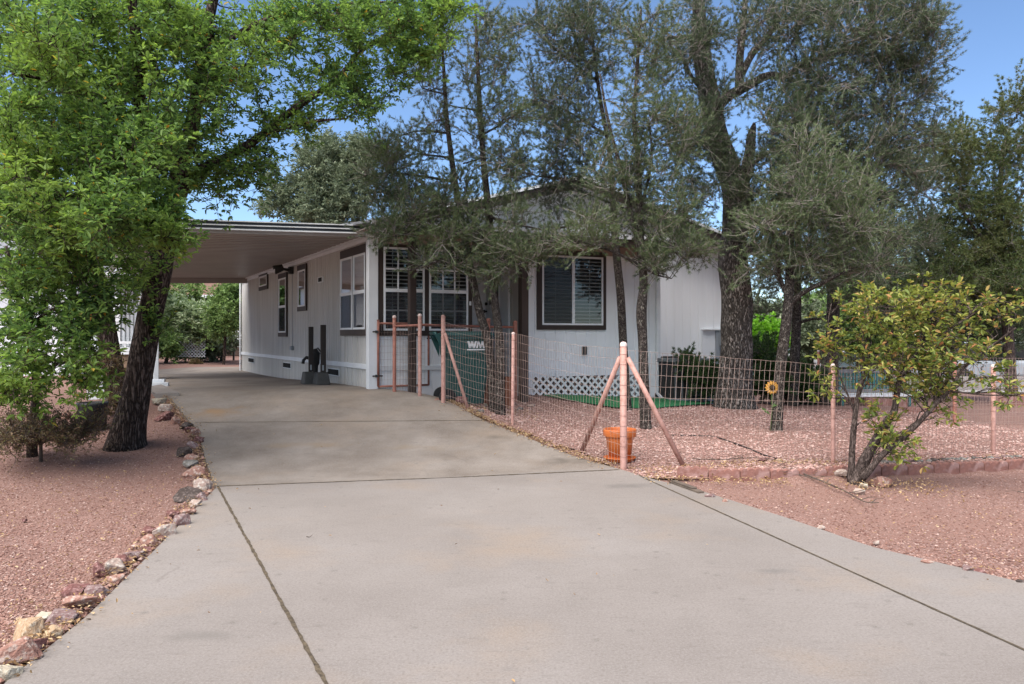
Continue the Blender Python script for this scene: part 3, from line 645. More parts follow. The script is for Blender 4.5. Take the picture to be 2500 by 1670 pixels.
# ------------------------------------------------------------------ ground sheets
def axis(parts):
    out = []
    for a, b, n in parts: out += [lerp(a, b, i / n) for i in range(n)]
    out.append(parts[-1][1]); return out
def hnoise(x, y):
    return (math.sin(x * 3.1 + 1.7 * math.sin(y * 1.3)) * math.sin(y * 2.7 + 1.1 * math.sin(x * 1.9)) + .5 * math.sin(x * 8.3 + y * 3.1) * math.sin(y * 7.7 - x * 2.2)) * .5
def in_drive(x, y):
    return xl(y) - .02 < x < xr(y) + .02
LEFT = [P(*q) for q in [(20, 1670), (213, 1512), (383, 1342), (529, 1193), (497, 1107), (484, 1054), (440, 1004), (405, 964)]]
LEFT = sorted([(p.y, p.x) for p in LEFT]); LEFT = [(-3, LEFT[0][1] + .6), (2.0, LEFT[0][1] + .19)] + LEFT + [(13.2, -6.1), (13.9, -6.45), (19, -9.3), (27, -13.2)]
RIGHT = [P(*q) for q in [(2499, 1430), (2130, 1340), (1917, 1267), (1714, 1203), (1544, 1158)]] + [P(*q) for q in [(1512, 1148), (1405, 1118), (1290, 1072), (1171, 1024), (1085, 978)]]
RIGHT = sorted([(p.y, p.x) for p in RIGHT]); RIGHT = [(-3, 5.5), (2.0, 4.1)] + RIGHT
yl = RIGHT[-1][0]
RIGHT += [(max(yl + .1, 11.35), -.95), (11.8, -1.0), (12.2, -1.9), (12.6, -2.35)] + [(fp(TC + .1, d).y, fp(TC + .1, d).x) for d in (1, 4, 8, DL)] + [(27, -9.0)]
def xl(y): return interp(y, LEFT)
def xr(y): return interp(y, RIGHT)
def sheet(name, ys, fx0, fx1, nx, fz, m, kind='structure', skirt=0.):
    mb = MB(); vs = []
    for y in ys:
        a, b = fx0(y), fx1(y)
        for i in range(nx + 1):
            x = lerp(a, b, i / nx); vs.append((x, y, fz(x, y)))
    n = nx + 1
    fs = [(j * n + i, j * n + i + 1, (j + 1) * n + i + 1, (j + 1) * n + i) for j in range(len(ys) - 1) for i in range(nx)]
    mb.add(vs, fs, True)
    if skirt:
        for side in (0, nx):
            e = [vs[j * n + side] for j in range(len(ys))]
            mb.add([p for v in e for p in (v, (v[0], v[1], v[2] - skirt))], [(2 * j, 2 * j + 1, 2 * j + 3, 2 * j + 2) for j in range(len(e) - 1)])
    o = build(name, mb, m, fixn=False); o['kind'] = kind; return o
xs = axis([(-260, -60, 8), (-60, -16, 14), (-16, -8, 24), (-8, 8, 110), (8, 16, 26), (16, 60, 16), (60, 260, 8)])
ys = axis([(-30, 1, 8), (1, 3, 8), (3, 15, 110), (15, 30, 30), (30, 80, 20), (80, 420, 14)])
mb = MB(); vs = []
for y in ys:
    for x in xs:
        inn = in_drive(x, y) if y < 24.4 else False
        h = G(x, y) - .015
        near = clamp((abs(x) < 15) and (30 - y) / 15 or 0)
        dx = min(abs(x - xl(y)), abs(x - xr(y))) if y < 27 else 1
        h += (.02 * hnoise(x, y)) * near * (smooth(dx / .5)) if not inn else -.05
        if y > 40: h += -.002 * (y - 40)
        vs.append((x, y, h))
n = len(xs)
mb.add(vs, [(j * n + i, j * n + i + 1, (j + 1) * n + i + 1, (j + 1) * n + i) for j in range(len(ys) - 1) for i in range(n - 1)], True)
build('ground', mb, M['gravel_red'], fixn=False)['kind'] = 'structure'
dys = axis([(-3, 3, 12), (3, 13, 110), (13, 24.3, 40)])
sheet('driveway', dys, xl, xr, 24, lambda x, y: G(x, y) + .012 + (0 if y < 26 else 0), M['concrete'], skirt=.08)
# joints (debris-filled saw cuts)
def joint(a, b, w=.024, n=40, wob=.004):
    mb = MB(); a, b = V((a[0], a[1], 0)), V((b[0], b[1], 0)); dr = (b - a).normalized(); pe = V((-dr.y, dr.x, 0)); vs = []
    for i in range(n + 1):
        p = a.lerp(b, i / n)
        for s_ in (-1, 1):
            q = p + pe * s_ * (w / 2 + R.uniform(-wob, wob)); vs.append((q.x, q.y, G(q.x, q.y) + .0155))
    mb.add(vs, [(2 * i, 2 * i + 2, 2 * i + 3, 2 * i + 1) for i in range(n)])
    build('driveway_joint', mb, M['joint'], fixn=False)['kind'] = 'structure'
jA, jB = P(531, 1191), P(1510, 1150)
joint(jA, jB, .022, 120, .006)
j2 = P(790, 1669); dv = (j2 - jA); joint(jA, jA + dv * 1.35, .019, 120)
j3, j4 = P(1562, 1165), P(2499, 1597); joint(j3 - (j4 - j3) * .02, j4 + (j4 - j3) * .4, .016, 120, .002)
a_, b_ = P(475, 1035), P(1185, 1030); joint(a_, b_, .010, 60, .002)
a_, b_ = P(395, 955), P(1000, 952); joint(a_, b_, .010, 60, .002)
# pink gravel yard inside the fence
def yx0(y): return max(xr(y) - .02, -6) if y < 11.2 else interp(y, [(11.2, -1.0), (12, -.6), (12.8, -.2), (14, .2)])
ysr = axis([(7.5, 13.6, 90)])
def yard_lo(x): return interp(x, CURB)
mb = MB(); vs = []; nx = 110
for j in range(71):
    for i in range(nx + 1):
        x = lerp(-1.1, 9.5, i / nx); y0_ = interp(x, CURB) + .05 if x > 1.2 else interp(x, [(-1.1, 11.0), (-.85, 10.75), (-.4, 10.25), (.2, 9.45), (.75, 8.75), (1.2, 7.75)])
        # keep left boundary on the driveway edge
        y = lerp(y0_, interp(x, [(-1.1, 12.2), (0, 13.2), (3, 14.2), (5, 12.4), (6.5, 11.2), (9.5, 11.6)]), (j / 70) ** 1.2)
        vs.append((x, y, G(x, y) + .008 + .012 * hnoise(x * 1.3, y * 1.3)))
mb.add(vs, [(j * (nx + 1) + i, j * (nx + 1) + i + 1, (j + 1) * (nx + 1) + i + 1, (j + 1) * (nx + 1) + i) for j in range(70) for i in range(nx)], True)
build('gravel_yard', mb, M['gravel_pink'], fixn=False)['kind'] = 'structure'
# road beyond
def far_strip(name, y0, y1, x0, x1, m, dz):
    mb = MB(); vs = []
    for j in range(7):
        for i in range(41):
            x = lerp(x0, x1, i / 40); y = lerp(y0, y1, j / 6) - .12 * (x - x0); vs.append((x, y, G(x, y) + dz))
    mb.add(vs, [(j * 41 + i, j * 41 + i + 1, (j + 1) * 41 + i + 1, (j + 1) * 41 + i) for j in range(6) for i in range(40)]); build(name, mb, m, fixn=False)['kind'] = 'structure'
far_strip('road', 21, 27.5, 8, 60, M['road'], .02)

# turf strip
mb = MB(); top = [(1325, 968), (1400, 969), (1500, 972), (1600, 975), (1700, 981), (1750, 985)]; bot = [(1325, 970), (1400, 984), (1500, 1000), (1600, 1003), (1700, 992), (1750, 987)]
vs = []
tp = [P(*q) for q in top]; bt = [P(*q) for q in bot]
for i in range(31):
    s_ = i / 30 * 5; k = min(int(s_), 4); f = s_ - k
    a = tp[k].lerp(tp[k + 1], f); b = bt[k].lerp(bt[k + 1], f)
    for j in range(7): q = a.lerp(b, j / 6); vs.append((q.x, q.y, G(q.x, q.y) + .034))
mb.add(vs, [(i * 7 + j, (i + 1) * 7 + j, (i + 1) * 7 + j + 1, i * 7 + j + 1) for i in range(30) for j in range(6)])
o = tp[2]
single('turf_strip', mb, M['turf'], 'strip of bright green artificial turf lying on the gravel below the white lattice', 'artificial turf', (o.x, o.y, o.z), fixn=False)

# ------------------------------------------------------------------ fence
def nz(i, s): return math.sin(i * 12.9898 + s * 78.233) * .5 + math.sin(i * 4.1 + s * 1.7) * .5
def wire_panel(p0, p1, top0, top1, sx=.052, sz=.105, lean=0., sag=.02, r=.0017, name='wire_panel', parent=None, seed=1, bot=.03):
    mb = MB(); a, b = V((p0[0], p0[1], 0)), V((p1[0], p1[1], 0)); L = (b - a).length; u = (b - a) / L; nrm = V((-u.y, u.x, 0))
    def zt(t): return lerp(top0, top1, t) - sag * math.sin(math.pi * t)
    def gnd(t): q = a.lerp(b, t); return G(q.x, q.y) + bot
    nh = max(3, round((lerp(top0, top1, .5) - gnd(.5)) / sz))
    def pt(t, k):
        z = lerp(gnd(t), zt(t), k / nh)
        tt = t + lean * (k / nh - .5) / L * math.sin(math.pi * t) ** .5 if 0 < t < 1 else t
        q = a.lerp(b, clamp(tt)); amp = .012 * math.sin(math.pi * clamp(t))
        return q + nrm * amp * nz(t * 3 + k * .3, seed) + Z3 * (z + (.006 * nz(t * 9 + k, seed) if 0 < t < 1 else 0))
    m = 16
    for k in range(nh + 1): mb.tube([pt(i / m, k) for i in range(m + 1)], r * 1.1, 4, cap=False)
    nv = int(L / sx)
    for i in range(1, nv): mb.tube([pt(i / nv, k) for k in range(nh + 1)], r, 4, cap=False)
    return build(name, mb, M['wire'], parent, fixn=False)
def fpost(parent, x, y, ztop, r, m='salmon', rings=True, capm='pale_cap', lean=(0, 0)):
    g = G(x, y); mb = MB(); top = V((x + lean[0], y + lean[1], ztop))
    mb.tube([V((x, y, g - .08)), V((x, y, g + .02)), top - Z3 * r * .8], [r * 1.05, r, r], 14)
    if rings:
        z = g + .14
        while z < ztop - .06:
            q = V((x, y, 0)).lerp(V((top.x, top.y, 0)), (z - g) / (ztop - g)) + Z3 * z
            mb.tube([q, q + Z3 * .004], r + .0025, 14); z += .105
    o = build('post', mb, M[m], parent)
    mb = MB(); mb.lathe(top - Z3 * r * 1.3, [(r * 1.08, 0), (r * 1.10, r * .5), (r * .95, r * .95), (r * .6, r * 1.3), (.001, r * 1.42)], 14)
    build('post_cap', mb, M[capm], o); return o
def brace(parent, a, b, r, m='salmon'):
    mb = MB(); mb.tube([a, a.lerp(b, .5) + Z3 * .004, b], r, 12); return build('brace', mb, M[m], parent)
hC, pA = GP(1522, 8.0), GP(1082, 10.9)
pB = GP(1251, 9.9)
fen = thing('wire_fence', 'salmon pink pipe post fence with welded wire mesh around the pink gravel yard', 'fence', hC)
zt = lambda py, Z: HC + (HZ - py) * Z / F
fpost(fen, hC.x, hC.y, zt(835, 8.0), .035)
fpost(fen, pB.x, pB.y, zt(811, 9.9), .021, lean=(.01, 0))
fpost(fen, pA.x, pA.y, zt(769, 10.9), .030, capm='salmon')
brace(fen, W(1514, 873, 8.02), P(1419, 1101) - Z3 * .02, .026, 'salmon'); brace(fen, W(1532, 873, 7.98), P(1672, 1141) - Z3 * .02, .026)
brace(fen, W(1086, 813, 10.85), P(1143, 1001), .022)
fR1, fR2 = GP(2034, 7.98), GP(2425, 8.6)
fpost(fen, fR1.x, fR1.y, zt(888, 7.98), .023); fpost(fen, fR2.x, fR2.y, zt(890, 8.6), .024)
fR3 = V((8.25, 9.35, G(8.25, 9.35))); fpost(fen, fR3.x, fR3.y, fR3.z + 1.0, .024)
wire_panel(pA, pB, zt(787, 10.9), zt(815, 9.9), sag=.02, parent=fen, seed=3)
wire_panel(pB, hC, zt(813, 9.9), zt(852, 8.0), sag=.03, lean=-.05, parent=fen, seed=5)
wire_panel(hC, fR1, zt(855, 8.0), zt(893, 7.98), sag=.0, lean=.10, parent=fen, seed=8)
wire_panel(fR1, fR2, zt(893, 7.98), zt(897, 8.6), sag=.01, parent=fen, seed=11)
wire_panel(fR2, fR3, zt(897, 8.6), fR3.z + .96, sag=.02, parent=fen, seed=13)
# porch side posts, rails and the fence closing the porch
pts_ = [(963, 11.6, 770), (1025, 11.3, 766)]
pp = []
for px, Z, ty in pts_:
    g = GP(px, Z); fpost(fen, g.x, g.y, zt(ty, Z), .028, 'salmon_old' if px < 1000 else 'salmon'); pp.append(g)
bk = []
for px, ty in ((1192, 777), (1258, 783)):
    q = fp(tF(px, -.62), -.62); fpost(fen, q.x, q.y, zt(ty, q.y), .034, 'salmon_old', capm='salmon_old'); bk.append(q)
mb = MB(); mb.tube([W(963, 796, 11.6), W(1025, 794, 11.3)], .017, 8); mb.tube([W(1020, 793, 11.42), W(1085, 795, 12.0), W(1258, 799, bk[1].y)], .019, 8); build('top_rail', mb, M['salmon_old'], fen)
wire_panel(pp[0], pp[1], zt(796, 11.6), zt(794, 11.3), parent=fen, seed=15)
wire_panel(V((W(1085, 0, 12).x, 12.0, 0)), bk[1], zt(797, 12.0), zt(799, bk[1].y), parent=fen, seed=17)
# rear run of the fence
f0, f1, f2 = V((6.2, 10.9, 0)), V((9.7, 11.6, 0)), V((5.75, 14.6, 0))
fen2 = thing('wire_fence', 'low salmon pink wire fence along the far side of the gravel yard', 'fence', (f0.x, f0.y, G(f0.x, f0.y)))
for q in (f0, f1, f2): fpost(fen2, q.x, q.y, G(q.x, q.y) + 1.0, .024, 'salmon_old')
wire_panel(f0, f1, G(6.2, 10.9) + .97, G(9.7, 11.6) + .97, parent=fen2, seed=21); wire_panel(f2, f0, G(5.75, 14.6) + 1.0, G(6.2, 10.9) + .97, parent=fen2, seed=22)
# gate
ga, gb = W(923.5, 820, 12.02), W(1046, 820, 12.45); ga.z = G(ga.x, ga.y); gb.z = ga.z
gate = thing('wire_gate', 'rusty pink pipe gate with wire mesh hinged at the white house corner', 'gate', ga)
zt1, zb1 = zt(788, 12.1), zt(943, 12.1)
mb = MB()
for q in (ga, gb): mb.tube([V((q.x, q.y, zb1)), V((q.x, q.y, zt1 + .03))], .019, 10)
for z in (zb1, zt1 - .01): mb.tube([V((ga.x, ga.y, z)), V((gb.x, gb.y, z))], .017, 10)
mb.tube([V((ga.x, ga.y, zt1 + .03)), V((ga.x, ga.y, zt1 + .045))], .023, 10); build('gate_frame', mb, M['salmon_old'], gate)
mb = MB(); u = (gb - ga); u.z = 0; L_ = u.length; u /= L_
for i in range(1, int(L_ / .052)): q = ga + u * (.052 * i); mb.tube([V((q.x, q.y, zb1)), V((q.x, q.y, zt1))], .0017, 4, cap=False)
z = zb1 + .1
while z < zt1: mb.tube([V((ga.x, ga.y, z)), V((gb.x, gb.y, z))], .0017, 4, cap=False); z += .105
build('gate_mesh', mb, M['wire'], gate, fixn=False)
for py in (810, 918):
    mb = MB(); p = V((ga.x, ga.y, zt(py, 12.02))); mb.tube([p + u * .07, p - u * .02, p - u * .09], .012, 6); mb.box(p - u * .02 - Z3 * .02, .05, .05, .04); build('hinge', mb, M['black_metal'], gate)
mb = MB(); p = V((gb.x, gb.y, zt(826, 12.3))); mb.tube([p - u * .03, p + u * .22], .014, 8); mb.box(p + u * .1 - Z3 * .02, .05, .04, .04); build('latch', mb, M['black_metal'], gate)

# ------------------------------------------------------------------ wheeled bin
bx = GP(1135, 11.45); yaw = math.radians(14)
bn = thing('wheelie_bin', 'dark green wheeled rubbish bin with white logo standing behind the wire fence', 'rubbish bin', bx)
ca, sa = math.cos(yaw), math.sin(yaw); BX, BY = V((ca, sa, 0)), V((-sa, ca, 0))
def bp_(x, y, z): return bx + BX * x + BY * y + Z3 * z
def loft(secs):
    mb = MB(); vs = []; n = None
    for (x0, x1, y0, y1, z, rr) in secs:
        ring = []
        for cx_, cy_, a0 in ((x1 - rr, y1 - rr, 0), (x0 + rr, y1 - rr, 90), (x0 + rr, y0 + rr, 180), (x1 - rr, y0 + rr, 270)):
            for k in range(4):
                a = math.radians(a0 + k * 30); ring.append(bp_(cx_ + rr * math.cos(a), cy_ + rr * math.sin(a), z))
        n = len(ring); vs += ring
    fs = [(i * n + k, i * n + (k + 1) % n, (i + 1) * n + (k + 1) % n, (i + 1) * n + k) for i in range(len(secs) - 1) for k in range(n)]
    fs += [tuple(reversed(range(n))), tuple(range(len(vs) - n, len(vs)))]
    return mb.add(vs, fs)
build('bin_body', loft([(-.27, .24, -.24, .24, .03, .05), (-.275, .25, -.25, .25, .10, .06), (-.32, .32, -.32, .31, .72, .07), (-.33, .33, -.33, .32, .74, .07), (-.345, .345, -.34, .33, .95, .07), (-.36, .36, -.36, .35, .965, .07), (-.36, .36, -.36, .35, 1.0, .07)]), M['bin'], bn, bevel=.006)
mb = loft([(-.37, .375, -.37, .365, 1.002, .08), (-.38, .385, -.38, .37, 1.02, .08), (-.36, .36, -.36, .35, 1.05, .08), (-.26, .26, -.26, .25, 1.075, .06)])
lid = build('lid', mb, M['bin'], bn, bevel=.004)
mb = MB(); hp = [bp_(-.36, -.26, .93), bp_(-.45, -.27, 1.0), bp_(-.47, -.27, 1.05), bp_(-.47, .27, 1.05), bp_(-.45, .27, 1.0), bp_(-.36, .26, .93)]; mb.tube(hp, .022, 10)
mb.prism([bp_(-.34, -.29, .70), bp_(-.34, -.29, .98), bp_(-.47, -.29, 1.06), bp_(-.47, -.29, 1.0)], BY * .03); mb.prism([bp_(-.34, .26, .70), bp_(-.34, .26, .98), bp_(-.47, .26, 1.06), bp_(-.47, .26, 1.0)], BY * .03)
build('handle', mb, M['bin'], bn)
for s_ in (-1, 1):
    mb = MB(); cW = bp_(-.30, s_ * .27, .125); mb.tube([cW - BY * .03, cW + BY * .03], .125, 24); wh = build('wheel', mb, M['rubber'], bn, bevel=.01)
    mb = MB(); mb.tube([cW - BY * .034, cW + BY * .034], .045, 14); build('hub', mb, M['base_grey'], wh)
# white letter mark on the front
def face_pt(x, z):
    y = -lerp(.32, .34, (z - .74) / .21) - .006
    return bp_(x, y, z)
mb = MB()
def stroke(x0, z0, x1, z1, w):
    mb.prism([face_pt(x0, z0), face_pt(x0 + w, z0), face_pt(x1 + w, z1), face_pt(x1, z1)], BY * -.002)
lx, lz, lh = -.03, .835, .10
for x0, x1, top in ((.0, .028, 1), (.028, .056, 0), (.056, .084, 1), (.084, .112, 0)):
    a_, b_ = (lz + lh, lz) if top else (lz, lz + lh); stroke(lx + x0, a_, lx + x1, b_, .030)
for x0, x1, top in ((.13, .15, 0), (.15, .18, 1), (.18, .21, 0), (.21, .232, 1)):
    a_, b_ = (lz, lz + lh) if not top else (lz + lh, lz + .02); stroke(lx + x0, a_ if top == 0 or x0 < .2 else a_, lx + x1, b_ if x0 < .2 else lz, .024)
stroke(lx, lz - .03, lx + .0001, lz - .012, .27)
build('logo', mb, M['logo'], bn, fixn=True)

# ------------------------------------------------------------------ flower pot
q = P(1513, 1126)
pot = thing('flower_pot', 'empty bright orange plastic flower pot behind the tall fence corner post', 'flower pot', q)
mb = MB(); mb.lathe(q, [(.001, .03), (.108, .03), (.112, .04), (.148, .265), (.170, .268), (.174, .275), (.178, .335), (.176, .345), (.166, .345), (.163, .335), (.150, .27), (.118, .06), (.001, .06)], 40); build('pot_body', mb, M['orange'], pot)
mb = MB(); mb.lathe(q, [(.001, .004), (.135, .004), (.15, .014), (.168, .04), (.172, .042), (.172, .048), (.164, .048), (.14, .022), (.001, .02)], 40); build('saucer', mb, M['orange'], pot)

# ------------------------------------------------------------------ lattice
dl = -.33
lt = thing('lattice_panel', 'white diagonal garden lattice panel standing against the foot of the white front wall', 'lattice', fp(tF(1420, dl), dl, .35))
t0, t1 = tF(1283, dl), tF(1562, dl)
def zlat(t): f = (t - t0) / (t1 - t0); return lerp(zF(1283, 964, dl), zF(1562, 971, dl), f)
hh = .365; sp = .134; mb = MB()
for sgn, off in ((1, .004), (-1, .012)):
    k = -4
    while t0 + k * sp < t1 + .5:
        a = t0 + k * sp; n_ = 9; tt0, tt1 = a, a + hh * sgn
        s0, s1 = 0., 1.
        lo, hi = t0, t1
        if sgn > 0: s0 = max(0, (lo - a) / hh); s1 = min(1, (hi - a) / hh)
        else: s0 = max(0, (a - hi) / hh); s1 = min(1, (a - lo) / hh)
        if s1 - s0 > .05:
            w = .024
            pa, pb = fp(a + sgn * hh * s0, dl), fp(a + sgn * hh * s1, dl)
            za, zb_ = zlat(a) + hh * s0, zlat(a) + hh * s1
            mb.prism([pa - U * w + Z3 * za, pa + U * w + Z3 * za, pb + U * w + Z3 * zb_, pb - U * w + Z3 * zb_], NF * off * 1.0 + NF * .0) if False else mb.prism([pa - U * w + Z3 * za + NF * (off - .004), pa + U * w + Z3 * za + NF * (off - .004), pb + U * w + Z3 * zb_ + NF * (off - .004), pb - U * w + Z3 * zb_ + NF * (off - .004)], NF * .007)
        k += 1
build('slats', mb, M['trim_white'], lt)
mb = MB(); mb.frame_box(B0, U, NF, Z3, TD + .12, tF(1478), .004, .03, .12, .70); build('crawl_shade_panel', mb, M['dark'], house)  # dark panel on the wall, standing in for shade in the crawl space
mb = MB(); mb.frame_box(B0, U, NF, Z3, tF(1478) + .003, tF(1570), .004, .03, .12, .70); build('skirt_board', mb, M['ac_metal'], house)
mb = MB(); t = tF(1270, dl); z0 = zlat(t0) - .1; mb.frame_box(B0 + WV * dl, U, NF, Z3, t - .045, t + .045, -.045, .045, z0, zF(1270, 895, dl)); build('end_post', mb, M['trim_white'], lt, bevel=.004)

# ------------------------------------------------------------------ air conditioner, stands, pump, planter, sunflower
q = GP(1662, 14.35); q.z = zt(977, 14.2)
ac = thing('air_conditioner', 'large weathered grey air conditioning unit on a pad beside the house corner', 'air conditioner', q)
ax_, ay_ = U, NF
def acb(name, x0, x1, y0, y1, z0, z1, m, bv=.0, par=None):
    mb = MB(); mb.frame_box(q, ax_, ay_, Z3, x0, x1, y0, y1, z0, z1); return build(name, mb, M[m], par or ac, bevel=bv)
acb('pad', -.55, .55, -.5, .5, -.1, .05, 'grey_box'); acb('cabinet', -.44, .42, -.40, .40, .06, .70, 'ac_dark'); acb('top_cover', -.47, .45, -.43, .43, .702, .77, 'ac_metal', .015)
mb = MB()
for i in range(20): mb.frame_box(q, ax_, ay_, Z3, -.02, .14, .402, .41, .10 + i * .03, .115 + i * .03)
build('louvre_grille', mb, M['ac_metal'], ac)
mb = MB()
for x in (-.44, -.30, -.18, .22, .30, .385):
    mb = MB(); mb.frame_box(q, ax_, ay_, Z3, x, x + (.035 if x < .3 else .02), .402, .415, .06, .70); build('corner_strip', mb, M['ac_metal'], ac)
mb = MB(); mb.lathe(q + Z3 * .772, [(.36, 0), (.36, .02), (.001, .03)], 24); build('fan_guard', mb, M['ac_dark'], ac)
def stand(px0, px1, py0, bpx0, bpx1, by0, by1, Z, label):
    g = GP((bpx0 + bpx1) / 2, Z); g.z = zt(by1, Z) + .005; g.z = G(g.x, g.y) + .012
    s = thing('board_stand', label, 'stand', g, 'dark boards standing in charcoal bases by the side wall')
    k = Z / F; w = (bpx1 - bpx0) * k; h = (by1 - by0) * k; mb = MB(); a = w / 2
    vs = [g + U * x + WV * y + Z3 * z for (x, y, z) in [(-a, -.14, 0), (a, -.14, 0), (a, .14, 0), (-a, .14, 0), (-a * .78, -.09, h), (a * .78, -.09, h), (a * .78, .09, h), (-a * .78, .09, h)]]
    mb.add(vs, [(0, 3, 2, 1), (4, 5, 6, 7), (0, 1, 5, 4), (1, 2, 6, 5), (2, 3, 7, 6), (3, 0, 4, 7)]); build('base', mb, M['base_grey'], s, bevel=.015)
    mb = MB(); x0 = (px0 - (bpx0 + bpx1) / 2) * k * 1.05; x1 = (px1 - (bpx0 + bpx1) / 2) * k * 1.05
    mb.frame_box(g, U, WV, Z3, x0, x1, -.02, .025, h + .002, h + (by0 - py0) * k); build('board', mb, M['dark_wood'], s, bevel=.003)
    mb = MB(); mb.frame_box(g, U, WV, Z3, x0 + .02, x0 + .045, -.03, -.021, h + .03, h + .12); build('clip', mb, M['grey_box'], s)
stand(753.5, 764, 801, 738, 767, 911, 941, 13.35, 'dark upright board in a charcoal base, left one of the pair by the wall')
stand(783, 795, 797, 767, 802, 913, 943, 13.15, 'dark upright board in a charcoal base, the right one beside the pump handle')
q = GP(770, 13.95); q.z += .012
pm = thing('hand_pump', 'black cast iron hand water pump between two dark boards against the side wall', 'hand pump', q)
mb = MB(); mb.lathe(q, [(.001, 0), (.11, 0), (.11, .03), (.05, .05), (.045, .12), (.05, .30), (.075, .34), (.08, .50), (.09, .52), (.06, .56), (.03, .60), (.001, .61)], 16)
mb.tube([q + Z3 * .42 - U * .05, q + Z3 * .45 - U * .16, q + Z3 * .40 - U * .21, q + Z3 * .34 - U * .22], [.035, .03, .028, .03], 10); build('pump_body', mb, M['black_metal'], pm)
mb = MB(); mb.tube([q + Z3 * .58, q + Z3 * .62 + U * .04, q + Z3 * .52 + U * .12], .014, 8); hx = q + U * .18
mb.tube([q + Z3 * .12 + U * .05, q + Z3 * .12 + U * .18, q + Z3 * .22 + U * .27, q + Z3 * .45 + U * .33, q + Z3 * .60 + U * .40, q + Z3 * .62 + U * .46, q + Z3 * .57 + U * .50], [.018, .02, .022, .022, .018, .014, .012], 8); build('pump_handle', mb, M['black_metal'], pm)
q = GP(1216, 12.1)
pl = thing('planter_box', 'rust brown wooden planter box behind the two leaning pine trunks', 'planter', q)
for i, (x0, x1, y0, y1) in enumerate(((-.16, .16, -.16, -.14), (-.16, .16, .14, .16), (-.16, -.14, -.14, .14), (.14, .16, -.14, .14))):
    mb = MB(); mb.frame_box(q, U, WV, Z3, x0, x1, y0, y1, 0, .46); build('side_board', mb, M['planter'], pl)
mb = MB(); mb.frame_box(q, U, WV, Z3, -.139, .139, -.139, .139, .1, .42); build('soil', mb, M['dark_wood'], pl)
# sunflower ornament
q = GP(1880, 9.95); k = 9.95 / F
sf = thing('sunflower_ornament', 'faded yellow garden sunflower stake beside the slim pine trunk', 'garden ornament', q)
mb = MB(); cpt = W(1884, 946, 9.95); mb.tube([q - Z3 * .05, q.lerp(cpt, .5) + V((.015, 0, 0)), cpt], .006, 6)
for zz, sg in ((.30, -1), (.42, 1)):
    p = q.lerp(cpt, zz * 1.3); mb.add([p, p + V((sg * .07, -.02, .03)), p + V((sg * .14, 0, .10)), p + V((sg * .05, .02, .07))], [(0, 1, 2, 3)])
build('stem', mb, M['green_stem'], sf, fixn=False)
mb = MB()
for ring, (r0, r1, nn, yy) in enumerate(((.03, .092, 14, -.01), (.03, .078, 12, -.02))):
    for i in range(nn):
        a = 2 * math.pi * (i + ring * .5) / nn; d = V((math.cos(a), 0, math.sin(a))); s_ = V((-math.sin(a), 0, math.cos(a)))
        p = cpt + V((0, yy, 0)); mb.add([p + d * r0, p + d * (r0 + r1) * .55 + s_ * .018 + V((0, -.008, 0)), p + d * r1 + V((0, .006, 0)), p + d * (r0 + r1) * .55 - s_ * .018], [(0, 1, 2, 3)])
build('petals', mb, M['petal'], sf, fixn=False)
mb = MB(); mb.tube([cpt + V((0, -.022, 0)), cpt + V((0, -.038, 0)), cpt + V((0, -.044, 0))], [.036, .034, .02], 14); build('flower_centre', mb, M['seed'], sf)

# ------------------------------------------------------------------ rocks
def rock(px, py, w, h, kind, label, flat=1., group=None, name='rock', Z=None, n=15, dz=0.):
    p = P(px, py + h * .42) if Z is None else GP(px, Z)
    k = p.y / F; rx = w * k / 2; rz = max(h * k / 2, .018) * flat; ry = rx * R.uniform(.65, .9)
    bm = bmesh.new(); cz = p.z + rz * .38 + dz
    rr = random.Random(int(px * 7 + py))
    for i in range(n):
        v = V((rr.gauss(0, 1), rr.gauss(0, 1), rr.gauss(0, 1))).normalized()
        q_ = rr.uniform(.82, 1.08); e = lambda t: math.copysign(abs(t) ** .75, t)
        bm.verts.new((e(v.x) * rx * q_, e(v.y) * ry * q_, e(v.z) * rz * q_))
    r_ = bmesh.ops.convex_hull(bm, input=bm.verts[:])
    bmesh.ops.delete(bm, geom=list({g_ for g_ in r_['geom_interior'] + r_['geom_unused'] if isinstance(g_, bmesh.types.BMVert)}), context='VERTS')
    bmesh.ops.bevel(bm, geom=bm.edges[:], offset=min(rx, rz) * .07, segments=1, affect='EDGES')
    bmesh.ops.triangulate(bm, faces=bm.faces[:]); bmesh.ops.subdivide_edges(bm, edges=bm.edges[:], cuts=1, use_grid_fill=True)
    kf = 6 / max(rx, .02)
    for v in bm.verts: v.co *= 1 + .07 * math.sin(v.co.x * kf + v.co.z * kf * .8 + px) * math.sin(v.co.y * kf * 1.2 + py) + rr.uniform(-.025, .025)
    me = bpy.data.meshes.new(name); bm.to_mesh(me); bm.free(); me.materials.append(ROCKM[kind])
    o = bpy.data.objects.new(name, me); COL.objects.link(o); o.location = (p.x, p.y, cz); o.rotation_euler = (0, 0, R.uniform(-.4, .4))
    return props(o, label, 'rock', group)
ORD = ['first', 'second', 'third', 'fourth', 'fifth', 'sixth', 'seventh', 'eighth', 'ninth', 'tenth', 'eleventh', 'twelfth', 'thirteenth', 'fourteenth', 'fifteenth', 'sixteenth', 'seventeenth', 'eighteenth', 'nineteenth', 'twentieth']
ORD += ['twenty-' + o for o in ORD[:9]] + ['thirtieth'] + ['thirty-' + o for o in ORD[:9]] + ['fortieth'] + ['forty-' + o for o in ORD[:9]]
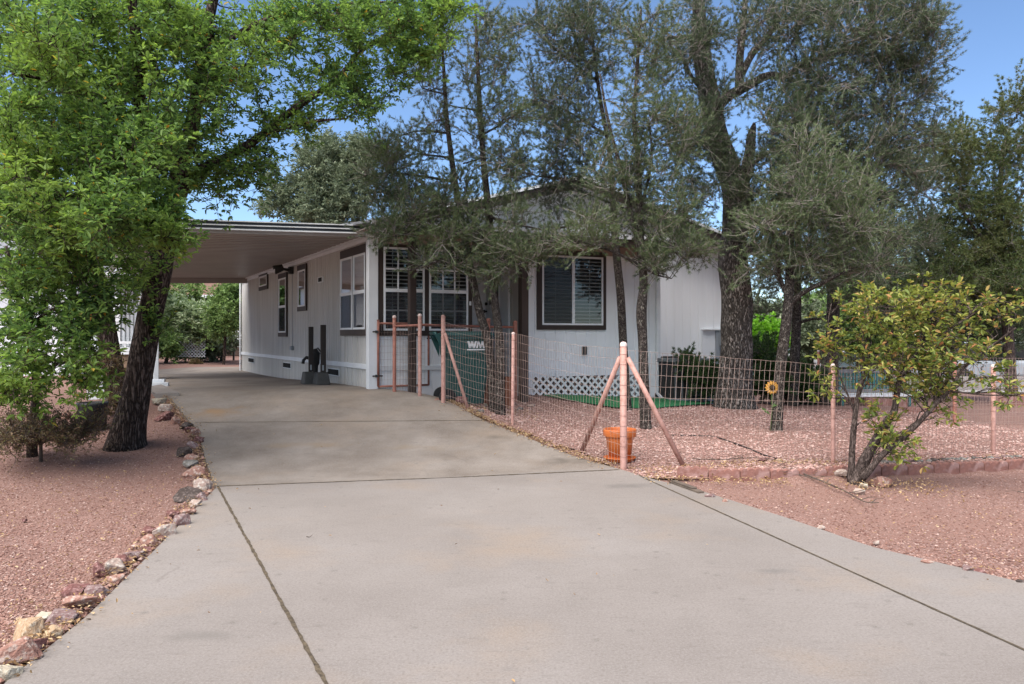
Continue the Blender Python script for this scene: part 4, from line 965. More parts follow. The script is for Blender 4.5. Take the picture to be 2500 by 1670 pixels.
rows = [(10, 1640, 75, 42, 'cream'), (28, 1584, 120, 78, 'pink'), (85, 1572, 62, 44, 'maroon'), (64, 1529, 92, 60, 'tan'), (128, 1538, 56, 36, 'tan'), (152, 1499, 82, 40, 'mauve'), (110, 1501, 45, 26, 'cream'),
        (196, 1464, 78, 46, 'pink'), (186, 1438, 70, 26, 'maroon'), (239, 1430, 66, 44, 'mauve'), (278, 1407, 48, 34, 'pink'), (248, 1384, 46, 40, 'maroon'), (284, 1376, 50, 42, 'pale'), (304, 1362, 40, 32, 'maroon'),
        (328, 1346, 46, 34, 'mauve'), (358, 1340, 26, 22, 'maroon'), (366, 1315, 42, 34, 'pink'), (360, 1293, 38, 26, 'maroon'), (402, 1286, 52, 50, 'pale'), (441, 1266, 44, 40, 'mauve'), (421, 1251, 34, 20, 'maroon'),
        (461, 1247, 38, 26, 'pink'), (477, 1227, 34, 26, 'pale'), (499, 1208, 38, 30, 'mauve'), (464, 1201, 66, 40, 'charcoal'), (494, 1178, 46, 40, 'pale'), (474, 1148, 52, 32, 'pink'), (463, 1128, 40, 20, 'slate'), (466, 1113, 34, 18, 'pink'),
        (449, 1099, 42, 30, 'charcoal'), (470, 1083, 38, 26, 'mauve'), (484, 1071, 22, 24, 'maroon'), (478, 1052, 28, 22, 'pink'), (452, 1036, 36, 18, 'charcoal'), (466, 1045, 26, 16, 'maroon'), (428, 1023, 28, 18, 'pink'),
        (402, 1011, 46, 24, 'maroon'), (404, 992, 34, 28, 'pale'), (388, 974, 38, 24, 'cream')]
CW = {'pink': 'pink', 'maroon': 'dark red', 'tan': 'tan', 'charcoal': 'near-black', 'pale': 'pinkish white', 'mauve': 'mauve', 'cream': 'cream', 'slate': 'grey'}
for i, (px, py, w, h, k_) in enumerate(rows):
    rock(px, py, w * 1.16, h * 1.12, k_, f'{"large" if w > 70 else "small" if w < 36 else "medium"} {CW[k_]} rock, {ORD[i]} from the bottom left corner in the driveway edging', group='rocks edging the left side of the driveway')
# dark slabs along the paver edging
sx_ = [(x, 1124 - (x - 2170) * .042) for x in range(2160, 2500, 17)]
for i, (px, py) in enumerate(sx_):
    kk = R.choice(['slate', 'charcoal', 'slate', 'mauve', 'slate'])
    rock(px, py, R.uniform(20, 30), R.uniform(12, 17), kk, f'small {CW[kk]} slab, {ORD[i]} from the left in the row along the red edging', group='small stones lined up behind the scalloped edging', Z=P(px, py + 3).y if False else interp((px - CX) / F * 8.0, CURB) + .17, n=14)
# loose rocks
for (px, py, w, h, k_, lab) in [(2146, 1168, 58, 34, 'pink', 'pink rock at the foot of the leaning shrub stems'), (2098, 1196, 30, 20, 'pale', 'small pale rock in front of the shrub base'), (2052, 1152, 34, 22, 'pale', 'pale rock left of the shrub trunk'),
                                (2108, 1182, 24, 14, 'cream', 'cream pebble beside the small pale rock near the shrub'), (1737, 1208, 44, 18, 'mauve', 'mauve rock on the driveway edge past the old plank'), (1768, 1222, 26, 14, 'pink', 'small pink rock next to the mauve one on the driveway edge'),
                                (1860, 1121, 28, 18, 'maroon', 'dark red rock on the pink gravel behind the edging'), (1898, 1124, 24, 14, 'tan', 'tan rock on the pink gravel beside the dark red one'), (2005, 1286, 24, 12, 'pale', 'pale half-buried rock at the right driveway edge'),
                                (2262, 1372, 40, 16, 'pink', 'pink half-buried rock at the right driveway edge'), (2360, 1386, 46, 20, 'mauve', 'mauve jagged rock at the right driveway edge'), (2390, 1392, 34, 16, 'maroon', 'dark red jagged rock beside the mauve one at the right edge'), (2490, 1420, 30, 16, 'charcoal', 'dark rock at the far right end of the driveway edge'),
                                (2140, 1322, 18, 9, 'pale', 'tiny pale stone near the middle of the right driveway edge'),
                                (160, 1008, 34, 30, 'pink', 'square pink block on the gravel left of the leaning oak'), (60, 1270, 14, 8, 'maroon', 'lone dark red pebble on the left gravel'), (1200, 985, 46, 16, 'cream', 'cream rock at the foot of the fence near the bin'), (1165, 1000, 40, 14, 'slate', 'grey rock lying inside the fence by the brace foot'),
                                (1268, 996, 22, 16, 'slate', 'grey square stone right of the thin fence post'), (1295, 988, 26, 12, 'pale', 'pale stone on leaf litter right of the thin fence post'), (1128, 975, 34, 34, 'maroon', 'dark round rock in front of the green bin'), (1240, 968, 60, 22, 'pink', 'pink slab between the pine trunks and the fence post'),
                                (1690, 1190, 26, 14, 'mauve', 'mauve stone behind the old plank'), (1590, 1150, 30, 16, 'pink', 'pink stone in the litter right of the corner post'), (1560, 1146, 22, 12, 'mauve', 'mauve stone in the litter nearest the corner post')]:
    rock(px, py, w, h, k_, lab)
# scalloped paver edging
pts = [P(1652, 1168), P(1752, 1173), P(1830, 1172), P(1960, 1168), P(2140, 1163), P(2330, 1155), P(2520, 1148), P(2750, 1138)]
path = [pts[0]]
def along(s):
    for a, b in zip(pts, pts[1:]):
        l = (b - a).length
        if s <= l: return a.lerp(b, s / l), (b - a).normalized()
        s -= l
    return pts[-1], (pts[-1] - pts[-2]).normalized()
tot = sum((b - a).length for a, b in zip(pts, pts[1:])); s = .0; i = 0
while s + .30 < tot:
    a, d = along(s + .004); b, _ = along(s + .296); d = (b - a); d.z = 0; L_ = d.length; d.normalize(); nr = V((d.y, -d.x, 0)); prof = []
    hh_ = .115
    for j in range(25):
        u_ = j / 24; prof.append((u_ * L_, hh_ - .02 + .02 * abs(math.sin(u_ * math.pi * 4)) ** .6))
    zb0 = -.05; z0_ = R.uniform(-.008, .006); tl = R.uniform(-.012, .012); mb = MB(); g0 = min(a.z, b.z, 0.02)
    ring = [V((a.x, a.y, 0)) + Z3 * zb0, V((b.x, b.y, 0)) + Z3 * zb0] + [V((a.x, a.y, 0)) + d * x + Z3 * (z + z0_ + tl * x / L_) for x, z in reversed(prof)]
    mb.prism([p - nr * .0 for p in ring], -nr * .055)
    single('edging_paver', mb, M['brick_edge'], f'red scalloped concrete edging paver, {ORD[i]} from the left in the curb below the wire fence', 'edging paver', (a.x, a.y, 0), 'scalloped red pavers edging the gravel yard', bevel=.004)
    s += .30; i += 1
# plank, hose, fallen twigs
mb = MB(); a, b = P(1640, 1182), P(1712, 1208); d = (b - a).normalized(); n_ = V((-d.y, d.x, 0)); mb.frame_box(a, d, n_, Z3, 0, (b - a).length, -.03, .03, -.02, .03); mb.frame_box(a, d, n_, Z3, .05, (b - a).length * .8, -.028, .022, .031, .045)
single('plank', mb, M['old_wood'], 'short weathered wooden plank half buried at the driveway edge', 'plank', a, bevel=.004)
mb = MB(); hp = [P(*q) + Z3 * .018 for q in [(1640, 1066), (1700, 1068), (1745, 1071), (1790, 1085), (1830, 1100), (1862, 1114), (1895, 1124)]]
def cat(pts, n):
    out = []
    P_ = [pts[0]] + list(pts) + [pts[-1]]
    for i in range(1, len(P_) - 2):
        for j in range(n):
            t = j / n; a, b, c_, d = P_[i - 1], P_[i], P_[i + 1], P_[i + 2]
            out.append(.5 * ((2 * b) + (c_ - a) * t + (2 * a - 5 * b + 4 * c_ - d) * t * t + (3 * b - a - 3 * c_ + d) * t ** 3))
    out.append(pts[-1]); return out
mb.tube(cat(hp, 6), .008, 6); single('drip_hose', mb, M['hose'], 'thin black drip irrigation hose snaking over the pink gravel', 'hose', hp[0])
def twigpile(path, label, r0=.006, branches=4, seed=1):
    rr = random.Random(seed); mb = MB(); pts = [P(*q) + Z3 * rr.uniform(.01, .05) for q in path]; c_ = cat(pts, 5)
    mb.tube(c_, [lerp(r0, r0 * .4, i / (len(c_) - 1)) for i in range(len(c_))], 5)
    for i in range(branches):
        k = rr.randrange(len(c_) // 4, len(c_)); a = c_[k]; e = a + V((rr.uniform(-.25, .3), rr.uniform(-.12, .12), rr.uniform(-.01, .05))); e.z = max(e.z, G(e.x, e.y) + .01)
        mb.tube([a, a.lerp(e, .5) + V((0, rr.uniform(-.03, .03), .01)), e], [r0 * .5, r0 * .4, r0 * .2], 4)
    single('fallen_branch', mb, M['twig'], label, 'branch', pts[0])
twigpile([(1930, 1150), (1990, 1176), (2060, 1205), (2110, 1235), (2146, 1238)], 'long dead branch on the ground in front of the leaning shrub', .009, 6, 3)
twigpile([(1905, 1140), (1950, 1165), (2000, 1180)], 'shorter dead branch lying over the red edging', .007, 5, 4)
twigpile([(1690, 1128), (1760, 1132), (1850, 1128), (1930, 1142)], 'dead twigs heaped on the leaf litter by the right brace foot', .006, 9, 5)
twigpile([(2485, 1212), (2499, 1215), (2520, 1214)], 'small twig on the gravel at the far right', .005, 1, 6)
twigpile([(748, 1319), (756, 1318), (763, 1320)], 'tiny twig on the middle of the driveway', .003, 0, 7)

# ------------------------------------------------------------------ scatter: leaf litter and stones
def scatter(name, pts, size, m, kind, squash=.6, parent=None):
    """little irregular stones"""
    K = len(pts); base = np.array([[1, 0, 0], [0, 1, 0], [-1, 0, 0], [0, -1, 0], [0, 0, 1], [0, 0, -1]], float)
    v = base[None] * NR.uniform(.6, 1.2, (K, 6, 1)) + NR.normal(0, .12, (K, 6, 3))
    v[:, :, 2] *= squash
    a = NR.uniform(0, 6.28, K); ca, sa = np.cos(a)[:, None], np.sin(a)[:, None]
    x, y = v[:, :, 0] * ca - v[:, :, 1] * sa, v[:, :, 0] * sa + v[:, :, 1] * ca
    v = np.stack([x, y, v[:, :, 2]], -1) * (size * NR.lognormal(0, .3, K))[:, None, None]
    v += np.array(pts)[:, None]
    o = build_np(name, v, 6, m, faces_per=[(0, 1, 4), (1, 2, 4), (2, 3, 4), (3, 0, 4), (1, 0, 5), (2, 1, 5), (3, 2, 5), (0, 3, 5)]); o['kind'] = kind; return o
def ok_px(x, y):
    return True
pts = []
while len(pts) < 26000:
    y = 7.5 + 5.5 * R.random() ** 1.5; x = R.uniform(-1.0, 6.8)
    if x > 1.2:
        if y < interp(x, CURB) + .08: continue
    elif x < xr(y) + .04: continue
    pts.append((x, y, G(x, y) + .012 + .012 * hnoise(x * 1.3, y * 1.3)))
scatter('gravel', pts, .013, M['pebble_pink'], 'stuff')
pts = []
while len(pts) < 30000:
    y = 3.0 + 7.5 * R.random() ** 1.4
    if R.random() < .55:
        x = R.uniform(-.68 * y, xl(y) - .03)
    else:
        x = R.uniform(xr(y) + .02, .68 * y)
        if y > interp(x, CURB) - .02: continue
    if not (-.72 * y < x < .72 * y): continue
    h = G(x, y) - .012 + .02 * hnoise(x, y) * smooth(min(abs(x - xl(y)), abs(x - xr(y))) / .5)
    pts.append((x, y, h))
scatter('gravel', pts, .0065, M['pebble_red'], 'stuff')
pts = []
while len(pts) < 420:
    y = 2.9 + 8 * R.random() ** 1.3; pts.append((xl(y) - abs(R.gauss(.05, .06)) - .02, y, G(xl(y), y) + .005))
scatter('edge_rubble', pts, .020, M['pebble_red'], 'stuff', .7)
def litter(name, spots, n, size, m=None):
    ps = []
    for _ in range(n):
        (ax_, ay_, az_), (bx_, by_, bz_), wdt = R.choice(spots); t = R.random(); o = R.gauss(0, wdt)
        x, y = lerp(ax_, bx_, t), lerp(ay_, by_, t); dx, dy = bx_ - ax_, by_ - ay_; l = math.hypot(dx, dy) or 1
        x += -dy / l * o; y += dx / l * o; ps.append((x, y, G(x, y) + R.uniform(.018, .04)))
    K = len(ps); d = NR.normal(0, 1, (K, 3)); d[:, 2] *= .35; d /= np.linalg.norm(d, axis=1)[:, None]
    v = leaf_geo(np.array(ps), d, size, .4)
    o = build_np(name, v, 6, m or M['litter'], faces_per=LEAF_F); o['kind'] = 'stuff'
LEAF_F = [(0, 1, 2, 3), (0, 3, 4, 5)]
def leaf_geo(pos, d, ln, wr, fold=.18, tilt=.5):
    K = len(pos); up = np.array([0, 0, 1.]) + NR.normal(0, tilt, (K, 3))
    s = np.cross(d, up); s /= np.linalg.norm(s, axis=1)[:, None] + 1e-9; n = np.cross(s, d)
    L = (ln * NR.uniform(.45, 1.25, K))[:, None]; w = L * wr
    b = pos; q = lambda a, o, h: b + d * L * a + s * w * o + n * L * h
    return np.stack([q(0, 0, 0), q(.35, .42, fold * .6), q(.72, .46, fold * .5), q(1, 0, -.08), q(.72, -.46, fold * .5), q(.35, -.42, fold * .6)], 1)
e = lambda x, y: (x, y, 0)
sp_ = []
for y in [8.0, 8.4, 8.8, 9.2, 9.6, 10, 10.4, 10.8, 11.0]:
    sp_.append((e(xr(y) + .04, y), e(xr(y + .4) + .04, y + .4), .045))
for k in range(3): sp_ += [(e(1.2, 7.95), e(3.4, 7.85), .10), (e(1.3, 7.62), e(2.6, 7.35), .12)]
sp_ += [(e(2.9, 7.3), e(4.0, 7.2), .2), (e(3.0, 7.1), e(3.9, 7.0), .25), (e(-1.0, 10.9), e(.4, 10.9), .35), (e(-.9, 11.1), e(.3, 11.4), .3), (e(3.6, 8.0), e(6, 8.3), .08)]
litter('leaf_litter', sp_, 4200, .028)
sp_ = []
for i in range(2, len(LEFT) - 1):
    if LEFT[i][0] < 11 and LEFT[i][0] > 2.5: sp_.append((e(LEFT[i][1] - .07, LEFT[i][0]), e(LEFT[i + 1][1] - .07, LEFT[i + 1][0]), .05))
litter('leaf_litter', sp_, 2200, .026)
pts = []
while len(pts) < 1500:
    y = R.uniform(3.2, 10); x = R.uniform(-.7 * y, xl(y) - .1); pts.append((e(x, y), e(x + .01, y), .01))
litter('leaf_litter', pts, 1100, .022)
pts = []
while len(pts) < 90:
    y = R.uniform(3.0, 11.0); x = R.uniform(xl(y) + .05, xr(y) - .05)
    if R.random() < .5: x = R.choice([xl(y) + abs(R.gauss(0, .15)), xr(y) - abs(R.gauss(0, .15))])
    pts.append((e(x, y), e(x + .01, y), .01))
litter('leaf_litter', pts, 110, .022)
pts = []
while len(pts) < 700:
    y = R.uniform(3.6, 7.4); x = R.uniform(xr(y) + .05, .7 * y); pts.append((e(x, y), e(x + .01, y), .01))
litter('leaf_litter', pts, 500, .02)

# ------------------------------------------------------------------ trees
def ngeo(pos, d, n, ln, w, spread):
    """tufts of thin needles: n per tuft"""
    K = len(pos); p = np.repeat(pos, n, 0); dd = np.repeat(d, n, 0)
    r = NR.normal(0, 1, (K * n, 3)); v = dd + r * spread; v /= np.linalg.norm(v, axis=1)[:, None]
    p = p + r * (ln * .12)
    s = np.cross(v, NR.normal(0, 1, (K * n, 3))); s /= np.linalg.norm(s, axis=1)[:, None] + 1e-9
    L = (ln * NR.uniform(.6, 1.15, K * n))[:, None]
    return np.stack([p - s * w / 2, p + s * w / 2, p + v * L], 1)
def rgeo(pos, d, n, ln, wr, spread, tilt=.45):
    """rosettes of n broad leaves"""
    K = len(pos); p = np.repeat(pos, n, 0); dd = np.repeat(d, n, 0)
    r = NR.normal(0, 1, (K * n, 3)); r[:, 2] *= .5; r /= np.linalg.norm(r, axis=1)[:, None]
    v = dd * .55 + r * spread; v /= np.linalg.norm(v, axis=1)[:, None]
    return leaf_geo(p + r * .008, v, ln, wr, tilt=tilt)
def rv(s=1.): return V((R.gauss(0, s), R.gauss(0, s), R.gauss(0, s)))
def tree(name, label, cat_, limbs, blobs, kind, bark, leafm, twigs=8, tufts=5, ln=.045, group=None, nn=14, w=.0045, spread=.55, twl=.35, droop=0., br=.010, segs=10, up=.25, twr=.0035, rough=.0):
    """limbs: lists of (px, py, depth, width in picture units); blobs: (px, py, depth, rx, ry, rz, n)"""
    LW = []
    for l in limbs:
        pts = [W(a, b, z) for a, b, z, _ in l]; rad = [w_ * z / F / 2 for _, _, z, w_ in l]
        LW.append((pts, rad))
    b0 = LW[0][0][0]; gz = G(b0.x, b0.y)
    root = thing(name, label, cat_, (b0.x, b0.y, gz), group)
    mb = MB(); cand = []; mt = MB()
    for li, (pts, rad) in enumerate(LW):
        c_ = cat(pts, 5); r_ = cat([V((r, 0, 0)) for r in rad], 5); r_ = [max(.004, q.x) for q in r_]
        if li == 0: c_[0] = V((c_[0].x, c_[0].y, gz - .1)); r_[0] *= 1.25
        n0 = len(mb.v); mb.tube(c_, r_, segs if max(r_) > .03 else 7)
        if rough and li < 3:
            for i in range(n0, len(mb.v)):
                v = V(mb.v[i]); k = rough * (math.sin(v.z * 3.1 + v.x * 17) * math.sin(v.y * 19 + v.z * 1.3) + .5 * math.sin(v.x * 41 + v.z * 7)); mb.v[i] = (v.x + k, v.y - k * .6, v.z)
        for p, r in zip(c_, r_): cand.append((p.x, p.y, p.z, r))
    ends = []
    for (px, py, Z, rx, ry, rz, n) in blobs:
        for _ in range(n):
            while True:
                u = V((R.uniform(-1, 1), R.uniform(-1, 1), R.uniform(-1, 1)))
                if u.length < 1: break
            u *= 1 if R.random() < .5 else (u.length ** -.3 if u.length > .2 else 1)
            ends.append(W(px + u.x * rx, py + u.y * ry, Z + u.z * rz))
    ca_ = np.array(cand); base_pts = ca_[:, :3]
    ends.sort(key=lambda e_: float(np.min(np.sum((base_pts - np.array(e_)) ** 2, 1))))
    allc = list(map(tuple, ca_)); arr = np.array(allc); cap_ = len(arr); buf = np.zeros((cap_ + len(ends) * 4 + 10, 4)); buf[:cap_] = arr; nb = cap_
    tp, td = [], []
    for e_ in ends:
        ev = np.array(e_); df = ev - buf[:nb, :3]; dist = np.sqrt((df ** 2).sum(1))
        cost = dist + np.maximum(0, -df[:, 2] - .1) * (.5 if kind != 'oak' else 1.2) + NR.uniform(0, .25, nb) + np.where(dist < .25, 1., 0)
        k = int(cost.argmin()); a = V(buf[k, :3]); r0 = min(buf[k, 3] * .7, .005 + br * dist[k]); L_ = dist[k]
        m1 = a.lerp(e_, .35) + rv(L_ * .06) + Z3 * L_ * .05; m2 = a.lerp(e_, .7) + rv(L_ * .07) + Z3 * L_ * (.06 if up > 0 else -.03)
        pts = cat([a, m1, m2, e_], 2); mb.tube(pts, [lerp(r0, .003, i / (len(pts) - 1)) for i in range(len(pts))], 5 if r0 > .012 else 4, cap=False)
        for f_, p in ((.45, pts[3]), (.7, pts[4]), (1, e_)): buf[nb] = (p.x, p.y, p.z, lerp(r0, .004, f_)); nb += 1
        bd = (e_ - a).normalized()
        for i in range(twigs):
            f_ = R.uniform(.35, 1) ** .8 if L_ > .5 else R.uniform(.2, 1); idx = f_ * (len(pts) - 1); j = min(int(idx), len(pts) - 2); s_ = pts[j].lerp(pts[j + 1], idx - j)
            d = (bd * .6 + rv(.6) + Z3 * (up - droop)).normalized(); tl = twl * R.uniform(.5, 1.2); q1 = s_ + d * tl * .5; d2 = (d + rv(.25) + Z3 * (up * .5 - droop)).normalized(); q2 = q1 + d2 * tl * .5
            mt.tube([s_, q1, q2], [twr, twr * .8, twr * .4], 3, cap=False)
            for t_ in range(tufts):
                g_ = ((t_ + R.uniform(.2, 1)) / tufts) ** (.6 if kind == 'needle' else 1)
                if g_ < .5: p, dd = s_.lerp(q1, g_ * 2), d
                else: p, dd = q1.lerp(q2, g_ * 2 - 1), d2
                tp.append(p[:]); td.append(dd[:])
            tp.append(q2[:]); td.append(d2[:])
    tr = build('trunk', mb, bark, root, fixn=False); build('twigs', mt, M['pale_twig'] if kind == 'needle' else bark, root, fixn=False)
    tp, td = np.array(tp), np.array(td)
    if kind == 'needle':
        v = ngeo(tp, td, nn, ln, w, spread); build_np('crown', v, 3, leafm, root, faces_per=[(0, 1, 2)])
    else:
        v = rgeo(tp, td, nn, ln, w, spread); build_np('crown', v, 6, leafm, root, faces_per=LEAF_F)
    return root

# --- oaks on the left
tree('oak_tree', 'leaning oak with dark furrowed trunk at the left edge of the driveway', 'tree',
     [[(308, 1082, 9, 92), (318, 1030, 9, 76), (332, 960, 9, 66), (350, 860, 9, 60), (366, 770, 9, 58), (385, 690, 8.9, 56), (402, 610, 8.8, 50), (420, 510, 8.7, 46), (438, 420, 8.6, 40), (470, 300, 8.5, 34), (492, 150, 8.3, 28), (520, 0, 8.2, 24), (560, -160, 8, 14)],
      [(422, 500, 8.7, 40), (475, 425, 8.8, 28), (560, 382, 8.9, 24), (640, 330, 9, 20), (720, 265, 9.1, 17), (820, 195, 9.3, 13), (900, 110, 9.5, 9), (1010, 60, 9.6, 6)],
      [(392, 640, 8.8, 40), (360, 500, 8.5, 34), (345, 330, 8.2, 30), (338, 150, 7.9, 28), (315, -60, 7.7, 20)],
      [(345, 330, 8.2, 18), (250, 250, 7.8, 14), (130, 200, 7.4, 9), (30, 180, 7, 6)], [(360, 500, 8.5, 16), (260, 470, 7.8, 12), (150, 480, 7.3, 8)],
      [(640, 330, 9, 12), (740, 300, 8.9, 9), (840, 290, 8.9, 5)], [(492, 150, 8.3, 18), (620, 60, 8.7, 12), (760, 20, 9.2, 9), (950, 5, 9.6, 6), (1100, 20, 9.7, 4)]],
     [(110, 90, 7.6, 160, 130, 1.4, 60), (330, 60, 8, 170, 100, 1.3, 60), (130, 300, 7.5, 170, 130, 1.3, 62), (360, 230, 8, 130, 110, 1.3, 40), (330, 390, 7.3, 130, 80, 1.0, 52),
      (560, 130, 8.5, 130, 110, 1.1, 42), (520, 250, 8.3, 60, 60, .8, 12), (740, 75, 9, 160, 75, .9, 42), (930, 50, 9.3, 140, 60, .8, 36), (1090, 30, 9.6, 70, 38, .6, 14), (1010, 110, 9.4, 90, 50, .6, 18), (930, 200, 9.3, 90, 55, .6, 16),
      (800, 215, 9.1, 110, 60, .8, 18), (880, 270, 9.1, 60, 35, .5, 7), (690, 300, 9, 80, 50, .7, 14), (600, 400, 8.9, 100, 40, .6, 14), (510, 470, 8.8, 60, 45, .5, 9), (620, 470, 8.9, 60, 40, .4, 5),
      (400, 555, 7.2, 60, 65, .5, 24), (240, 540, 7, 160, 75, .9, 46), (70, 470, 7, 120, 90, 1, 32), (480, 360, 8.4, 70, 40, .6, 9), (330, 680, 8.6, 70, 45, .4, 10), (385, 800, 8.7, 28, 30, .25, 3)],
     'oak', M['oak_bark'], M['oak_leaf'], twigs=7, tufts=3, nn=6, ln=.060, w=.38, spread=1., twl=.30, segs=16, br=.012, rough=.006)
tree('oak_tree', 'second oak trunk standing behind the leaning oak in front of the white neighbouring home', 'tree',
     [[(293, 985, 11, 62), (275, 900, 11, 50), (262, 820, 11, 46), (250, 740, 10.9, 42), (230, 640, 10.8, 36), (205, 480, 10.6, 32), (188, 300, 10.3, 26), (160, 120, 10, 18), (140, -40, 10, 12)],
      [(230, 640, 10.8, 20), (170, 560, 10.5, 14), (90, 520, 10.2, 9), (20, 480, 10, 6)], [(205, 480, 10.6, 18), (290, 380, 10.4, 12), (380, 330, 10.2, 7)]],
     [(100, 200, 10, 140, 170, 1, 46), (270, 260, 10.4, 110, 170, 1, 36), (60, 500, 10.3, 90, 120, 1, 28), (190, 600, 10.6, 120, 60, .7, 22), (300, 480, 10.4, 100, 80, .8, 22), (450, 330, 10.4, 60, 50, .5, 8), (70, 720, 10.4, 90, 80, .8, 14)],
     'oak', M['oak_bark'], M['oak_leaf'], twigs=7, tufts=3, nn=6, ln=.062, w=.38, spread=1., twl=.3, segs=12, rough=.006)
tree('oak_sapling', 'small young oak with low bright leaves hanging over the gravel at the far left', 'tree',
     [[(78, 1062, 8.6, 22), (84, 1000, 8.5, 20), (88, 940, 8.3, 18), (78, 860, 8.1, 15), (62, 780, 7.9, 12), (40, 690, 7.8, 10), (15, 600, 7.7, 6)], [(62, 800, 7.9, 9), (120, 760, 7.7, 7), (200, 720, 7.6, 4)], [(88, 940, 8.3, 9), (150, 880, 8, 6), (220, 850, 7.8, 4)], [(60, 900, 8.2, 8), (20, 960, 7.9, 5), (-20, 1020, 7.7, 4)]],
     [(70, 650, 7.7, 110, 80, .9, 36), (120, 790, 7.7, 110, 60, .7, 30), (60, 870, 7.8, 90, 60, .7, 20), (200, 890, 7.5, 50, 70, .4, 15), (175, 700, 7.8, 70, 50, .5, 14), (15, 980, 7.6, 40, 50, .4, 8), (105, 960, 7.8, 40, 30, .3, 4), (215, 960, 7.5, 25, 25, .2, 4), (290, 740, 7.9, 50, 40, .4, 6), (230, 800, 7.7, 25, 30, .3, 3), (330, 620, 8, 50, 30, .4, 6)],
     'oak', M['shrub_bark'], M['oak_leaf'], twigs=6, tufts=2, nn=6, ln=.072, w=.36, spread=1., twl=.28, segs=10)
tree('dry_shrub', 'low twiggy brown shrub with sparse dry leaves under the small oak', 'shrub',
     [[(100, 1085, 8.4, 8), (95, 1050, 8.4, 6), (80, 1020, 8.4, 4)], [(100, 1083, 8.4, 7), (150, 1060, 8.3, 5), (220, 1045, 8.2, 3)], [(100, 1083, 8.4, 7), (40, 1060, 8.2, 5), (-20, 1050, 8, 3)]],
     [(110, 1050, 8.3, 120, 36, .6, 60), (20, 1080, 8, 60, 36, .5, 26), (225, 1045, 8.3, 45, 24, .3, 14), (160, 1085, 8.1, 60, 18, .3, 10)],
     'oak', M['twig'], M['brown_leaf'], twigs=7, tufts=4, nn=3, ln=.028, w=.45, spread=1., twl=.22, segs=6)
tree('dry_shrub', 'small rusty brown leafy plant beside the second oak trunk', 'shrub',
     [[(285, 1000, 10.4, 6), (270, 960, 10.3, 4), (265, 900, 10.3, 3)]], [(275, 990, 10.2, 30, 22, .25, 8), (262, 890, 10.3, 35, 40, .25, 8), (300, 930, 10.2, 16, 20, .2, 3)],
     'oak', M['twig'], M['brown_leaf'], twigs=5, tufts=3, nn=4, ln=.05, w=.4, spread=1., twl=.18, segs=6)

# --- thin pines in front of the porch
def pine(label, limbs, blobs, leafm='pine_leaf', bark='thin_bark', name='pine_tree', **kw):
    a = dict(twigs=8, tufts=4, nn=13, ln=.05, w=.0060, spread=.42, twl=.34, twr=.0042, br=.007, segs=10); a.update(kw)
    return tree(name, label, 'tree', limbs, blobs, 'needle', M[bark], M[leafm], **a)
pine('slender pine whose trunk leans left above the green bin', [
    [(1206, 985, 10.75, 24), (1198, 890, 10.75, 22), (1190, 826, 10.7, 21), (1172, 765, 10.7, 20), (1156, 693, 10.7, 19), (1141, 615, 10.7, 18), (1127, 542, 10.7, 16), (1107, 418, 10.7, 14), (1091, 291, 10.7, 11), (1083, 164, 10.7, 8), (1078, 80, 10.7, 5)],
    [(1127, 545, 10.7, 9), (1060, 560, 10.3, 7), (980, 575, 10.0, 5), (915, 600, 9.9, 3)], [(1135, 590, 10.7, 8), (1060, 640, 10.1, 6), (1000, 660, 10, 4)], [(1112, 445, 10.7, 8), (1030, 430, 10.5, 6), (940, 420, 10.4, 4)], [(1095, 325, 10.7, 6), (1020, 320, 10.6, 4), (970, 335, 10.5, 3)],
    [(1100, 385, 10.7, 6), (1020, 375, 10.9, 4)], [(1086, 230, 10.7, 5), (1030, 215, 10.7, 3)]],
    [(950, 420, 10.5, 75, 85, .6, 50), (1010, 500, 10.4, 100, 55, .6, 46), (960, 560, 10.1, 75, 40, .5, 22), (1070, 575, 10.2, 80, 42, .5, 15), (1050, 640, 10.2, 60, 20, .3, 8), (1045, 330, 10.6, 55, 70, .5, 16), (1040, 200, 10.7, 50, 70, .4, 12), (1110, 480, 10.4, 60, 60, .5, 20), (1080, 100, 10.7, 35, 55, .4, 10), (1130, 660, 10.3, 30, 22, .3, 5)])
pine('slender upright pine right beside the left-leaning one in front of the porch', [
    [(1221, 990, 10.6, 24), (1222, 870, 10.6, 22), (1215, 790, 10.6, 21), (1208, 741, 10.6, 20), (1200, 680, 10.6, 20), (1197, 600, 10.6, 19), (1194, 527, 10.6, 18), (1181, 400, 10.6, 15), (1171, 254, 10.6, 12), (1164, 109, 10.6, 8), (1160, 10, 10.6, 5)],
    [(1194, 530, 10.6, 8), (1250, 545, 10.3, 6), (1320, 560, 10.1, 4)], [(1197, 610, 10.6, 8), (1240, 640, 10.2, 5), (1290, 665, 10.1, 3)], [(1183, 420, 10.6, 7), (1250, 400, 10.5, 4), (1290, 380, 10.4, 3)], [(1175, 330, 10.6, 6), (1230, 300, 10.5, 4), (1275, 265, 10.4, 3)],
    [(1172, 270, 10.6, 6), (1110, 260, 10.5, 3), (1080, 250, 10.4, 3)], [(1170, 210, 10.6, 5), (1130, 190, 10.5, 3)], [(1180, 385, 10.6, 5), (1130, 400, 10.5, 3)]],
    [(1200, 90, 10.6, 50, 70, .4, 16), (1235, 200, 10.5, 50, 60, .4, 13), (1255, 290, 10.5, 45, 55, .4, 14), (1230, 400, 10.5, 60, 60, .5, 18), (1150, 330, 10.5, 45, 90, .4, 12), (1240, 520, 10.3, 80, 50, .5, 12), (1220, 600, 10.2, 70, 40, .5, 13), (1290, 625, 10.2, 50, 32, .4, 12), (1200, 660, 10.3, 40, 28, .3, 10), (1160, 560, 10.4, 50, 50, .4, 16), (1160, 180, 10.6, 30, 60, .3, 8)])
